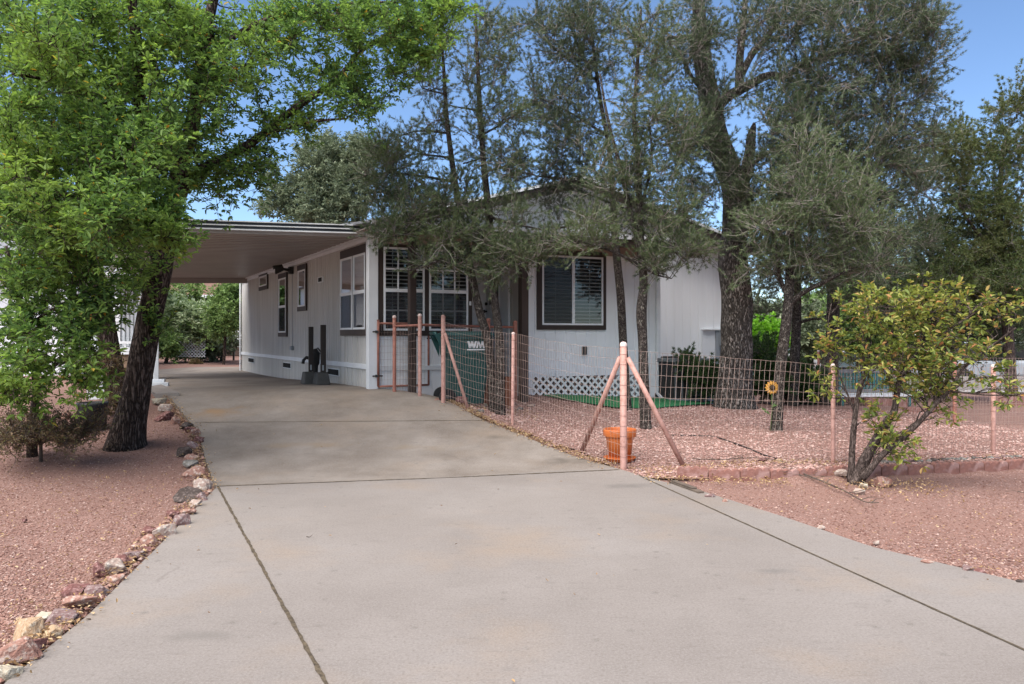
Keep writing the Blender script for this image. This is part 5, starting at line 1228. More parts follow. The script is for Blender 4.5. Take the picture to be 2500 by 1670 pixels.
pine('dark pine trunk standing just right of the large sliding window', [
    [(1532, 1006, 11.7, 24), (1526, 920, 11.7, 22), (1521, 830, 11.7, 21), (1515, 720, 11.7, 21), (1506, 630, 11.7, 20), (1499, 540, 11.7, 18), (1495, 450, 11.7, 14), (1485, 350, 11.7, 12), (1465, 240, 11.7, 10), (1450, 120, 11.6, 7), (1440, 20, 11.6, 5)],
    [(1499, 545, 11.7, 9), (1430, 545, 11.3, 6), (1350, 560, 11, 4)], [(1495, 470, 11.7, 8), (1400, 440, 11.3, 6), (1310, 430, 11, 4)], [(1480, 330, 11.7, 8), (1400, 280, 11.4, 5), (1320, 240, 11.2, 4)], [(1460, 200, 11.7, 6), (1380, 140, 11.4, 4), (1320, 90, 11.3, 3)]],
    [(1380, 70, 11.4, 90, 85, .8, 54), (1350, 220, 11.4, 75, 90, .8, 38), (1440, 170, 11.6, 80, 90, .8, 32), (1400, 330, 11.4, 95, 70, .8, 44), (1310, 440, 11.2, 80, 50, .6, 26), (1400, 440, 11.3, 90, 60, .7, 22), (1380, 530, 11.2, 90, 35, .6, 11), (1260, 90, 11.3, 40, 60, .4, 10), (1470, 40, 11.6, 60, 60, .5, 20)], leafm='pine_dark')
pine('knobbly grey speckled pine trunk behind the fence corner post', [
    [(1577, 1053, 10.2, 30), (1574, 980, 10.2, 27), (1571, 900, 10.2, 25), (1569, 830, 10.2, 24), (1566, 760, 10.2, 27), (1571, 700, 10.2, 22), (1569, 650, 10.2, 21), (1563, 590, 10.2, 22), (1560, 520, 10.2, 17), (1559, 400, 10.2, 15), (1548, 291, 10.2, 11), (1556, 160, 10.2, 9), (1565, 20, 10.2, 6)],
    [(1566, 640, 10.2, 14), (1550, 560, 10.2, 13), (1533, 491, 10.2, 12), (1515, 410, 10.2, 11), (1497, 345, 10.2, 9), (1478, 262, 10.2, 7), (1465, 180, 10.2, 4)],
    [(1566, 655, 10.2, 10), (1530, 630, 10.0, 8), (1480, 608, 9.9, 6), (1420, 590, 9.8, 4)], [(1564, 600, 10.2, 9), (1610, 560, 10, 6), (1680, 530, 9.9, 4)], [(1560, 520, 10.2, 8), (1590, 400, 10.1, 6), (1585, 300, 10.1, 4)],
    [(1560, 560, 10.2, 7), (1630, 600, 9.9, 5), (1670, 640, 9.8, 3)], [(1568, 650, 10.2, 7), (1600, 670, 10, 5), (1640, 680, 9.9, 3)]],
    [(1580, 250, 10.2, 80, 110, .7, 38), (1500, 420, 10.1, 70, 80, .6, 34), (1610, 430, 10.1, 80, 80, .7, 28), (1480, 545, 10, 110, 36, .6, 14), (1630, 530, 10, 80, 45, .6, 18), (1600, 640, 10, 40, 32, .3, 16), (1680, 600, 9.9, 40, 36, .3, 12), (1700, 620, 9.9, 30, 22, .3, 6), (1580, 90, 10.2, 70, 70, .6, 26), (1440, 590, 9.9, 60, 18, .4, 8), (1660, 320, 10.1, 50, 80, .5, 18), (1395, 610, 10.1, 70, 14, .3, 6), (1350, 590, 10.3, 60, 26, .3, 10)])
# --- the big old pine
tree('big_pine_tree', 'largest pine with thick deeply furrowed grey trunk beside the right end of the house', 'tree', [
    [(1794, 992, 13, 100.4), (1793, 940, 13, 85.6), (1797, 860, 13, 74.4), (1800, 780, 13, 72.5), (1797, 720, 13, 72.5), (1790, 650, 13, 68.8), (1792, 590, 13, 65.1), (1797, 530, 13, 65.1), (1795, 460, 13, 68.8), (1768, 390, 13, 57.7), (1748, 320, 13, 52.1), (1736, 254, 13, 50.2), (1722, 180, 13, 42.8), (1712, 109, 13, 39.1), (1705, 0, 13, 31.6), (1700, -120, 13, 18.6)],
    [(1795, 470, 12.95, 48.4), (1822, 415, 12.9, 29.8), (1832, 360, 12.9, 25.1), (1838, 318, 12.9, 18.6), (1842, 300, 12.9, 7.4)],
    [(1742, 275, 12.9, 31.6), (1775, 238, 12.8, 26.0), (1815, 215, 12.7, 22.3), (1875, 185, 12.6, 18.6), (1920, 187, 12.5, 14.9), (1955, 156, 12.4, 11.2), (2040, 130, 12.3, 7.4), (2150, 90, 12.2, 4.7)],
    [(1805, 222, 12.8, 22.3), (1806, 145, 12.8, 18.6), (1814, 73, 12.8, 15.8), (1821, -20, 12.8, 11.2)], [(1812, 180, 12.8, 16.7), (1838, 130, 12.8, 15.8), (1880, 82, 12.8, 13.0), (1912, 22, 12.8, 9.3), (1925, -40, 12.8, 6.5)],
    [(1725, 290, 13, 14.9), (1690, 300, 12.7, 10.2), (1640, 320, 12.4, 7.4), (1600, 345, 12.2, 4.7)], [(1712, 90, 13, 13.0), (1690, 88, 12.8, 10.2), (1640, 92, 12.6, 7.4), (1590, 100, 12.4, 4.7)], [(1736, 240, 13, 13.0), (1690, 190, 12.7, 9.3), (1660, 130, 12.5, 5.6)],
    [(1800, 560, 12.8, 16.7), (1880, 500, 12.4, 11.2), (1980, 440, 12.2, 7.4), (2100, 400, 12, 4.7)], [(1790, 440, 12.7, 13.0), (1880, 370, 12.3, 9.3), (1990, 320, 12.1, 6.5), (2120, 280, 12, 4.7), (2230, 250, 12, 3.7)], [(1805, 600, 12.7, 11.2), (1900, 600, 12.2, 7.4), (2000, 610, 12, 4.7)],
    [(1920, 187, 12.5, 11.2), (2000, 220, 12.3, 8.4), (2120, 200, 12.2, 5.6), (2250, 150, 12.2, 3.7)]],
    [(1700, 60, 12.7, 80, 90, 1, 30), (1870, 60, 12.7, 100, 90, 1, 44), (2020, 60, 12.3, 120, 110, 1.2, 84), (2180, 60, 12.2, 110, 100, 1.1, 78), (2270, 110, 12.2, 75, 90, .8, 30), (2080, 190, 12.2, 140, 100, 1.1, 74), (2210, 220, 12.2, 80, 80, .8, 28), (1920, 230, 12.2, 110, 90, 1, 50),
     (1950, 340, 12.1, 120, 90, 1, 64), (2100, 330, 12.1, 120, 90, 1, 54), (2230, 330, 12, 80, 60, .8, 26), (1900, 450, 12.2, 90, 80, .9, 42), (2020, 460, 12.1, 130, 90, 1, 64), (2170, 450, 12, 110, 80, .9, 44), (1850, 560, 12.4, 60, 70, .6, 22), (1960, 590, 12.2, 120, 70, .9, 46), (2100, 580, 12, 110, 70, .9, 38),
     (1745, 250, 12.3, 45, 60, .3, 14), (1700, 110, 12.3, 40, 60, .3, 12), (1775, 420, 12.3, 40, 50, .3, 12), (1800, 500, 12.3, 35, 30, .3, 6), (1690, 330, 12.5, 60, 90, .7, 26), (1740, 350, 12.3, 40, 45, .4, 12), (1680, 480, 12.3, 70, 80, .7, 26), (1900, 670, 12.3, 70, 36, .6, 10), (2060, 670, 12, 90, 36, .7, 14), (1640, 150, 12.5, 50, 90, .6, 14)],
    'needle', M['pine_bark'], M['pine_dark'], twigs=8, tufts=4, nn=13, ln=.058, w=.0070, spread=.42, twr=.0048, twl=.42, br=.007, segs=26, rough=.014)
pine('slim grey pine trunk behind the sunflower ornament in the pink gravel', [
    [(1894, 1060, 10, 32), (1899, 985, 10, 27), (1905, 900, 10, 26), (1914, 830, 10, 26), (1924, 745, 10, 24), (1928, 680, 10, 22), (1930, 620, 10, 17), (1935, 520, 10, 13), (1945, 420, 10, 9), (1950, 330, 10, 5)],
    [(1924, 745, 10, 15), (1960, 715, 9.9, 12), (2010, 690, 9.8, 10), (2060, 665, 9.7, 7), (2130, 640, 9.6, 5)], [(1926, 730, 10, 12), (1905, 680, 10, 10), (1895, 610, 9.9, 7), (1880, 540, 9.9, 5)], [(1930, 650, 10, 10), (2000, 600, 9.8, 7), (2090, 560, 9.7, 5)], [(1932, 600, 10, 8), (1870, 560, 9.8, 5), (1830, 530, 9.7, 3)]],
    [(1960, 480, 9.9, 110, 80, .7, 40), (2080, 560, 9.7, 100, 60, .6, 32), (1880, 560, 9.8, 70, 50, .5, 20), (2000, 620, 9.8, 100, 40, .5, 24), (2140, 650, 9.7, 60, 40, .4, 16), (1980, 380, 9.9, 80, 60, .5, 20), (1860, 660, 9.9, 40, 30, .3, 8), (2060, 460, 9.8, 80, 70, .5, 20)], leafm='pine_leaf', ln=.045)
# --- more trunks behind
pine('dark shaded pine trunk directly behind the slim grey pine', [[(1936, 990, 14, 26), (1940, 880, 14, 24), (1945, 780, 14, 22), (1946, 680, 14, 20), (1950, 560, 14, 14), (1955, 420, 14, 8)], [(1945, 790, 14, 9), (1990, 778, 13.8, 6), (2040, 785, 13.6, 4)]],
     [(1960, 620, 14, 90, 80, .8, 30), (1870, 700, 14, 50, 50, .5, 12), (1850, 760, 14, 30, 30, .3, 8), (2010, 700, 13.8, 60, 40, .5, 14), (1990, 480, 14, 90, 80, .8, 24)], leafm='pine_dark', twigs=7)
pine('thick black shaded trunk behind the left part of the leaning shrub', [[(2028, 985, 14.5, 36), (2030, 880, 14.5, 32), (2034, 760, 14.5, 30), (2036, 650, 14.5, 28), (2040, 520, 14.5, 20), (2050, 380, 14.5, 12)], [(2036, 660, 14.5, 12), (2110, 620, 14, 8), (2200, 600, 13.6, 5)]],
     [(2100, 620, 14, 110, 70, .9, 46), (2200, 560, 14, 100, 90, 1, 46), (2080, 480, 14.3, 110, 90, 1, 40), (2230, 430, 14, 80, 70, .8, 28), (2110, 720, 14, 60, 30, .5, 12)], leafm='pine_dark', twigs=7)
tree('juniper_tree', 'olive green juniper reaching up at the right edge of the picture', 'tree', [[(2470, 960, 16, 26), (2460, 800, 16, 24), (2450, 650, 16, 20), (2440, 500, 16, 14), (2450, 350, 16, 8)], [(2450, 640, 16, 12), (2380, 560, 15.6, 8), (2330, 480, 15.4, 5)], [(2445, 560, 16, 10), (2510, 450, 16, 6)]],
     [(2450, 330, 16, 75, 80, .9, 30), (2400, 450, 15.8, 110, 90, 1, 50), (2330, 380, 15.6, 65, 80, .8, 30), (2240, 420, 15.6, 50, 60, .8, 18), (2470, 560, 15.8, 90, 90, 1, 50), (2350, 580, 15.6, 100, 80, 1, 46), (2440, 700, 15.7, 110, 80, 1, 60), (2300, 700, 15.5, 90, 60, 1, 40), (2490, 250, 16, 30, 60, .5, 10)],
     'needle', M['shrub_bark'], M['jun_leaf'], twigs=8, tufts=5, nn=16, ln=.06, w=.012, spread=.6, twl=.45, br=.008)
tree('juniper_tree', 'dark low juniper filling the gap behind the bronze shrub', 'tree', [[(2290, 960, 17.5, 26), (2280, 840, 17.5, 22), (2270, 700, 17.5, 16), (2280, 560, 17.5, 10)], [(2275, 780, 17.5, 12), (2200, 720, 17, 8)], [(2272, 740, 17.5, 10), (2350, 660, 17, 6)]],
     [(2200, 700, 17.3, 90, 80, 1, 44), (2320, 760, 17.3, 100, 70, 1, 50), (2440, 800, 17.3, 80, 70, 1, 36), (2270, 600, 17.4, 110, 80, 1, 44), (2200, 800, 17.3, 60, 50, .8, 14)],
     'needle', M['shrub_bark'], M['pine_dark'], twigs=8, tufts=5, nn=14, ln=.07, w=.013, spread=.6, twl=.5, br=.008)
# --- leaning bronze shrub in front
tree('photinia_shrub', 'leaning multi-stemmed shrub with yellow green and bronze leaves in front of the fence', 'shrub', [
    [(2092, 1178, 7.45, 39.1), (2100, 1150, 7.45, 28.9), (2118, 1110, 7.4, 25.5), (2142, 1070, 7.4, 22.1), (2165, 1030, 7.4, 18.7), (2184, 1000, 7.4, 16.1), (2196, 930, 7.4, 12.8), (2215, 890, 7.4, 10.2), (2245, 850, 7.4, 7.6), (2270, 790, 7.4, 4.2)],
    [(2078, 1176, 7.5, 22.1), (2080, 1110, 7.5, 16.1), (2086, 1036, 7.5, 13.6), (2092, 987, 7.5, 11.9), (2102, 940, 7.5, 10.2), (2112, 905, 7.5, 8.5), (2107, 860, 7.5, 6.0), (2116, 820, 7.5, 4.2), (2110, 760, 7.5, 2.5)],
    [(2105, 1168, 7.35, 18.7), (2150, 1115, 7.3, 14.4), (2195, 1076, 7.3, 13.6), (2245, 1030, 7.25, 11.9), (2285, 985, 7.2, 10.2), (2320, 950, 7.2, 8.5), (2355, 895, 7.2, 6.8), (2420, 845, 7.1, 5.1), (2480, 800, 7, 3.4)],
    [(2190, 1080, 7.3, 10.2), (2220, 1045, 7.35, 8.5), (2262, 1012, 7.4, 7.6), (2290, 975, 7.4, 5.1), (2330, 900, 7.5, 3.4)], [(2112, 905, 7.5, 6.0), (2145, 872, 7.5, 4.2), (2180, 800, 7.6, 3.4), (2190, 730, 7.6, 2.5)], [(2088, 1010, 7.5, 6.0), (2062, 945, 7.5, 4.2), (2040, 890, 7.5, 3.4), (2022, 800, 7.5, 2.5), (2030, 740, 7.5, 1.7)],
    [(2215, 890, 7.4, 5.1), (2280, 800, 7.4, 3.4), (2310, 730, 7.4, 2.5)], [(2320, 955, 7.2, 5.1), (2420, 965, 7, 3.4), (2520, 960, 6.9, 2.5)], [(2250, 850, 7.4, 5.1), (2340, 790, 7.3, 3.4), (2420, 740, 7.3, 2.5), (2470, 720, 7.2, 1.7)], [(2290, 985, 7.2, 5.1), (2360, 930, 7.1, 3.4), (2480, 915, 7, 2.5)]],
    [(2180, 770, 7.5, 100, 60, .5, 20), (2140, 850, 7.5, 80, 60, .4, 14), (2240, 830, 7.4, 90, 70, .5, 24), (2230, 920, 7.4, 80, 50, .4, 18), (2330, 870, 7.3, 90, 70, .5, 18), (2300, 770, 7.4, 80, 55, .4, 15), (2420, 770, 7.2, 70, 50, .4, 9), (2300, 960, 7.3, 60, 40, .3, 9), (2110, 740, 7.5, 35, 45, .2, 5), (2025, 830, 7.5, 22, 90, .15, 7), (2035, 950, 7.5, 30, 25, .15, 3),
     (2170, 1090, 7.3, 35, 35, .15, 6), (2140, 1020, 7.4, 25, 25, .15, 4), (2210, 1090, 7.25, 30, 30, .15, 4), (2440, 900, 7.1, 60, 40, .3, 5), (2295, 700, 7.4, 20, 20, .1, 2), (2450, 970, 7, 50, 25, .3, 4), (2310, 1010, 7.2, 20, 25, .1, 2)],
    'oak', M['shrub_bark'], M['photinia_leaf'], twigs=4, tufts=1, nn=6, ln=.060, w=.42, spread=.9, twl=.22, segs=12, br=.008, twr=.0028, rough=.003)

# --- hedges, bushes and distant greenery
def bush(label, blobs, Z, leafm, stem=None, name='bush', ln=.06, nn=5, w=.45, kind='oak', **kw):
    px, py = blobs[0][0], blobs[0][1]
    g = GP(px, Z); by = HZ - (g.z - HC) * F / Z
    a = dict(twigs=6, tufts=3, spread=1., twl=.25 * Z / 12, br=.01, segs=7); a.update(kw)
    return tree(name, label, 'bush', [[(px, by, Z, 10), (px + 3, lerp(by, py, .5), Z, 7), (px, py, Z, 4)]], blobs, kind, M['shrub_bark'], M[leafm], nn=nn, ln=ln, w=w, **a)
bush('dark green juniper shrub pressed against the air conditioning unit', [(1712, 920, 13.8, 34, 34, .4, 30), (1675, 890, 13.9, 22, 22, .3, 12), (1740, 925, 13.8, 30, 40, .4, 20)], 13.8, 'hedge_leaf', kind='needle', nn=16, ln=.05, w=.010, spread=.6, tufts=5, name='juniper_bush')
bush('dark green low juniper hedge right of the big pine trunk', [(1920, 930, 14.5, 70, 45, .6, 66), (1860, 920, 14.5, 50, 50, .5, 44), (1980, 950, 14.5, 45, 35, .5, 34), (1850, 860, 14.6, 35, 30, .4, 14)], 14.5, 'hedge_leaf', kind='needle', nn=16, ln=.06, w=.012, spread=.6, tufts=5, name='juniper_hedge')
bush('bright lime green bush glowing between the trunks', [(1865, 830, 19, 45, 32, .8, 36), (1850, 850, 19, 30, 30, .6, 14)], 19, 'lime_leaf', ln=.11, tufts=3)
bush('mid green leafy bush behind the thick black trunk', [(2090, 800, 18, 60, 80, 1, 50), (2160, 850, 18, 80, 50, 1, 40), (2230, 890, 18, 60, 30, .8, 14)], 18, 'mid_leaf', ln=.11)
bush('olive mixed bush behind the wire fence near the block pillar', [(1980, 850, 20, 50, 50, 1, 44), (1990, 790, 20, 60, 50, 1, 24)], 20, 'grey_leaf', ln=.11)
bush('green bush under the teal bench', [(2110, 945, 15.5, 60, 14, .4, 22), (2190, 955, 15.5, 40, 10, .4, 12)], 15.5, 'mid_leaf', ln=.06)
# behind the carport
bush('pale flowering bush seen under the carport', [(470, 790, 29, 60, 40, 1, 60), (520, 800, 29, 50, 40, 1, 40), (430, 770, 29.5, 35, 45, 1, 30)], 29, 'bush_leaf', ln=.15, tufts=4, twl=.5)
bush('low dark green bush left under the carport behind the pale one', [(405, 850, 28, 30, 34, .8, 30), (450, 850, 29.5, 40, 30, .8, 20)], 28, 'mid_leaf', ln=.12, twl=.4)
bush('dark shaded bush beneath the yellow green sapling', [(540, 850, 30.5, 50, 40, 1, 34), (500, 850, 30.5, 40, 36, 1, 20)], 30.5, 'grey_leaf', ln=.13, twl=.4)
tree('young_tree', 'young yellow green tree with thin trunk under the far end of the carport', 'tree', [[(545, 901, 27, 7), (548, 860, 27, 7), (550, 800, 27, 6), (552, 740, 27, 4)]], [(555, 760, 27, 48, 45, 1.2, 60), (570, 715, 27, 35, 40, 1, 34), (530, 800, 27, 30, 24, .8, 14)], 'oak', M['oak_bark'], M['mid_leaf'], twigs=6, tufts=3, nn=5, ln=.12, w=.4, spread=1., twl=.5)
tree('background_tree', 'grey green broad tree rising above the carport roof', 'tree', [[(800, 860, 34, 20), (805, 700, 34, 18), (800, 560, 34, 14), (790, 450, 34, 8), (800, 380, 34, 4)], [(803, 600, 34, 8), (740, 500, 34, 5), (700, 440, 34, 3)], [(800, 560, 34, 8), (860, 470, 34, 5), (880, 420, 34, 3)]],
     [(790, 400, 34, 60, 60, 2, 60), (740, 480, 34, 60, 55, 2, 50), (850, 460, 34, 60, 70, 2, 60), (670, 500, 34, 35, 40, 1.5, 20), (880, 400, 34, 50, 60, 2, 40), (800, 530, 34, 90, 40, 2, 40), (660, 430, 34, 20, 30, 1, 6)], 'oak', M['oak_bark'], M['grey_leaf'], twigs=8, tufts=4, nn=5, ln=.16, w=.34, spread=1., twl=.7, br=.01)
def fartree(px, base, Z, rx, top, leafm, label, name='background_tree', n=70, ln=.2):
    g = GP(px, Z); by = HZ - (g.z - HC) * F / Z; m = lerp(by, top, .55)
    tree(name, label, 'tree', [[(px, by, Z, 12 * 20 / Z + 6), (px + 2, m, Z, 9), (px - 2, top + 20, Z, 4)]], [(px, lerp(m, top, .2), Z, rx, (by - top) * .36, 1.5, n), (px - rx * .4, lerp(by, top, .75), Z, rx * .55, (by - top) * .22, 1.2, n // 3), (px + rx * .35, lerp(by, top, .4), Z, rx * .7, (by - top) * .25, 1.2, n // 3)],
         'oak', M['oak_bark'], M[leafm], twigs=7, tufts=3, nn=5, ln=ln, w=.4, spread=1., twl=.7, br=.01)
fartree(600, 0, 56, 40, 650, 'mid_leaf', 'green tree directly behind the far end of the carport')
fartree(445, 0, 35, 42, 636, 'mid_leaf', 'thin tree standing before the roof of the brown house', n=16)
fartree(60, 0, 24, 130, 420, 'grey_leaf', 'tree behind the white neighbouring home at the far left', n=110)
fartree(240, 0, 27, 120, 480, 'mid_leaf', 'green tree behind the striped porch of the neighbouring home', n=110)
fartree(415, 0, 60, 40, 600, 'mid_leaf', 'green tree left of the brown house roof', n=60)
fartree(1850, 0, 34, 80, 740, 'grey_leaf', 'far green tree in the gap right of the big trunk', n=80)
fartree(1990, 0, 36, 80, 720, 'mid_leaf', 'far leafy tree behind the terracotta roofed house', n=80)
fartree(2120, 0, 30, 100, 640, 'mid_leaf', 'far leafy tree behind the bench', n=90)
fartree(2300, 0, 33, 120, 640, 'grey_leaf', 'far grey green tree across the road', n=90)
fartree(2460, 0, 31, 110, 600, 'mid_leaf', 'far tree across the road at the right edge', n=80)
fartree(1780, 0, 40, 70, 760, 'grey_leaf', 'far tree partly hidden by the big pine trunk', n=50)

# ------------------------------------------------------------------ background buildings and things
def simple_house(name, label, c0, wx, wy, h, rot, wallm, roofm, rise, hip=.25, over=.4):
    r = thing(name, label, 'house', c0); ca_, sa_ = math.cos(rot), math.sin(rot); X, Y = V((ca_, sa_, 0)), V((-sa_, ca_, 0)); o = V(c0)
    mb = MB(); mb.frame_box(o, X, Y, Z3, -wx / 2, wx / 2, -wy / 2, wy / 2, -.3, h); build('wall', mb, wallm, r)
    a, b = wx / 2 + over, wy / 2 + over; hx = a - hip * wx
    vs = [o + X * x + Y * y + Z3 * z for x, y, z in [(-a, -b, h), (a, -b, h), (a, b, h), (-a, b, h), (-hx, 0, h + rise), (hx, 0, h + rise)]]
    mb = MB(); mb.add(vs, [(0, 1, 5, 4), (1, 2, 5), (2, 3, 4, 5), (3, 0, 4), (0, 3, 2, 1)]); build('roof', mb, roofm, r)
    mb = MB(); mb.frame_box(o, X, Y, Z3, -a - .02, a + .02, -b - .05, -b - .002, h - .14, h + .02); build('fascia', mb, M['trim_white'], r)
    return r, o, X, Y
r, o, X, Y = simple_house('brown_house', 'brown house with reddish tiled roof seen under the carport', W(440, 850, 42), 13, 8, zt(722, 38) - W(440, 850, 42).z, 0, M['far_wall'], M['brown_tile'], 2.6, hip=.3)
mb = MB(); w0 = o + Y * -4
for x in (-4, -1.2, 2.8): mb.frame_box(w0, X, Y, Z3, x, x + 1.2, -.05, -.005, 1.4, 2.6)
build('window', mb, M['dark'], r)
mb = MB(); mb.prism([w0 + X * .2 + Z3 * 2.4, w0 + X * .45 + Z3 * 2.4, w0 + X * 1.9 + Z3 * .6, w0 + X * 1.65 + Z3 * .6], Y * -.12); build('brace_beam', mb, M['dark_wood'], r)
hc_ = W(1915, 860, 45); simple_house('terracotta_house', 'distant house with terracotta roof between the trunks on the right', (hc_.x, hc_.y, 0), 7, 7, zt(852, 45), .5, M['teal_wall'], M['terracotta'], 1.4, hip=.3)
hc_ = W(1880, 860, 33); r = thing('garage', 'low far building with a pale sloping roof edge right of the big trunk', 'garage', (hc_.x, hc_.y, -.6))
mb = MB(); mb.frame_box(V((hc_.x, hc_.y, -.6)), V((1, 0, 0)), V((0, 1, 0)), Z3, -.8, 1.0, 0, 3, 0, 1.6); build('wall', mb, M['teal_wall'], r)
mb = MB(); a = V((hc_.x - .9, hc_.y - .1, zt(838, 33))); b = V((hc_.x + 1.0, hc_.y - .1, zt(868, 33))); mb.prism([a, b, b - Z3 * .12, a - Z3 * .12], V((0, 3.2, 0))); build('roof', mb, M['trim_white'], r)
# neighbour's white home on the left
hc_ = V((-15.5, 20.5, G(-12, 19))); rot = math.radians(24); r, o, X, Y = simple_house('neighbour_home', 'white neighbouring home glimpsed through the oak leaves on the left', hc_, 9, 5, 2.6, rot, M['siding'], M['shingle'], 1.0)
mb = MB(); w0 = o + Y * -2.5
for x in (-3.2, -.6): mb.frame_box(w0, X, Y, Z3, x, x + 1.1, -.04, -.003, 1.1, 2.1)
build('window', mb, M['dark'], r)
# enclosed porch with striped awning skirt, railing and stone base next to the carport
pc = GP(300, 15.2); r = thing('side_porch', 'white railed porch with vertically striped panels between the two oak trunks', 'porch', pc)
PX = V((math.cos(.25), math.sin(.25), 0)); PY = V((-PX.y, PX.x, 0)); kz = 15.2
zz = lambda py: zt(py, kz)
mb = MB()
for i in range(17): x = -.75 + i * .075; mb.frame_box(pc, PX, PY, Z3, x, x + .045, .3, .34, zz(845) - pc.z, zz(680) - pc.z)
mb.frame_box(pc, PX, PY, Z3, -.8, .52, .342, .36, zz(850) - pc.z, zz(680) - pc.z); build('striped_panel', mb, M['alu'], r)
mb = MB(); mb.frame_box(pc, PX, PY, Z3, -.16, -.04, -.05, .05, zz(870) - pc.z, zz(670) - pc.z); build('post', mb, M['trim_white'], r)
mb = MB(); mb.frame_box(pc, PX, PY, Z3, -.8, .55, -.08, -.03, zz(839) - pc.z, zz(833) - pc.z); mb.frame_box(pc, PX, PY, Z3, -.8, .55, -.08, -.03, zz(857) - pc.z, zz(848) - pc.z)
for i in range(4): mb.frame_box(pc, PX, PY, Z3, -.6 + i * .32, -.57 + i * .32, -.07, -.04, zz(848) - pc.z, zz(839) - pc.z)
build('railing', mb, M['trim_white'], r)
mb = MB(); mb.frame_box(pc, PX, PY, Z3, -.3, .55, -.04, .5, -.1, zz(866) - pc.z); build('stone_base', mb, M['stone_wall'], r, bevel=.01)
mb = MB(); mb.frame_box(pc, PX, PY, Z3, -1.2, .58, -.1, .55, zz(865) - pc.z, zz(860) - pc.z); build('porch_edge', mb, M['trim_white'], r)
mb = MB(); mb.frame_box(pc, PX, PY, Z3, -1.4, .6, -.2, .9, zz(676) - pc.z, zz(668) - pc.z); build('porch_roof', mb, M['alu'], r)
g = GP(226, 15.8); mb = MB(); mb.box((g.x, g.y, g.z), .24, .24, zt(735, 15.8) - g.z, .2); single('brick_pillar', mb, M['red_brick'], 'dark red brick pillar between the white panel and the second oak trunk', 'pillar', g)
g = GP(226, 9.7); mb = MB(); mb.lathe(g, [(.12, 0), (.155, .02), (.17, .28), (.18, .30), (.18, .33), (.165, .33), (.15, .26), (.001, .25)], 26); single('planting_tub', mb, M['black_pot'], 'black round tub on the gravel left of the leaning oak', 'tub', g)
g = GP(392, 12.6); mb = MB(); u0 = V((1, .25, 0)).normalized(); v0 = V((-.25, 1, 0)).normalized()
mb.frame_box(g, u0, v0, Z3, -.35, .12, -.05, .06, .0, .07); mb.frame_box(g, u0, v0, Z3, -.35, .04, .08, .2, .0, .12); single('gutter_piece', mb, M['trim_white'], 'white downspout pieces lying beside the edging rocks at the carport', 'downspout', g)
g = GP(250, 11.2); mb = MB(); mb.frame_box(g, u0, v0, Z3, -.25, .3, -.05, .08, .3, .36); mb.frame_box(g, u0, v0, Z3, -.2, .25, -.02, .05, -.02, .299); single('splash_block', mb, M['trim_white'], 'white low bench board beside the second oak trunk', 'board', g)
# concrete step slab by the carport post
mb = MB(); a, b, c_, d = P(383, 955), P(437, 972), P(395, 975), P(340, 962); g = a
mb.prism([V((p.x, p.y, G(p.x, p.y) + .06)) for p in (P(330, 938), P(385, 943), P(438, 969), P(380, 971))], V((0, 0, -.1))); single('step_slab', mb, M['concrete'], 'low concrete step slab beside the white carport post', 'step', g)
# lattice behind carport and low white fence
g = GP(465, 28.6); k = 28.6 / F
o_ = thing('garden_lattice', 'small white garden lattice under the pale bush behind the carport', 'lattice', g); mb = MB(); w_, h_ = 72 * k, 50 * k; zb = zt(872, 28.6) - g.z
n_ = 9; sp2 = w_ / n_
for sg in (1, -1):
    for i in range(-n_, n_ * 2):
        x0 = -w_ / 2 + i * sp2; xa, xb_ = x0, x0 + sg * h_
        lo, hi = -w_ / 2, w_ / 2
        t_a = max(0, (lo - x0) / h_ if sg > 0 else (x0 - hi) / h_); t_b = min(1, (hi - x0) / h_ if sg > 0 else (x0 - lo) / h_)
        if t_b - t_a > .03:
            pa, pb = g + V((x0 + sg * h_ * t_a, sg * .01, zb + h_ * t_a)), g + V((x0 + sg * h_ * t_b, sg * .01, zb + h_ * t_b)); mb.prism([pa - V((.019, 0, 0)), pa + V((.019, 0, 0)), pb + V((.019, 0, 0)), pb - V((.019, 0, 0))], V((0, .015, 0)))
build('slats', mb, M['trim_white'], o_)
g = GP(560, 31.5); r = thing('rail_fence', 'dark rail fence in front of pale boards behind the young tree', 'fence', g); mb = MB()
for i in range(5): mb.frame_box(g, V((1, 0, 0)), V((0, 1, 0)), Z3, -2.2, 1.0, .1, .13, zt(830 - i * 9 + 18, 31.5) - g.z, zt(825 - i * 9 + 18, 31.5) - g.z)
build('boards', mb, M['siding'], r)
mb = MB()
for px in (510, 545, 568, 590): x = (px - 560) * 31.5 / F; mb.frame_box(g, V((1, 0, 0)), V((0, 1, 0)), Z3, x, x + .06, .0, .06, -.05, zt(812, 31.5) - g.z)
build('post', mb, M['dark_wood'], r)
tree('grass_clump', 'dry grass clump on the red gravel beyond the carport', 'grass', [[(478, 893, 27.5, 3), (478, 890, 27.5, 2)]], [(478, 888, 27.5, 12, 5, .2, 16)], 'needle', M['twig'], M['brown_leaf'], twigs=3, tufts=3, nn=8, ln=.12, w=.015, spread=.7, twl=.1)
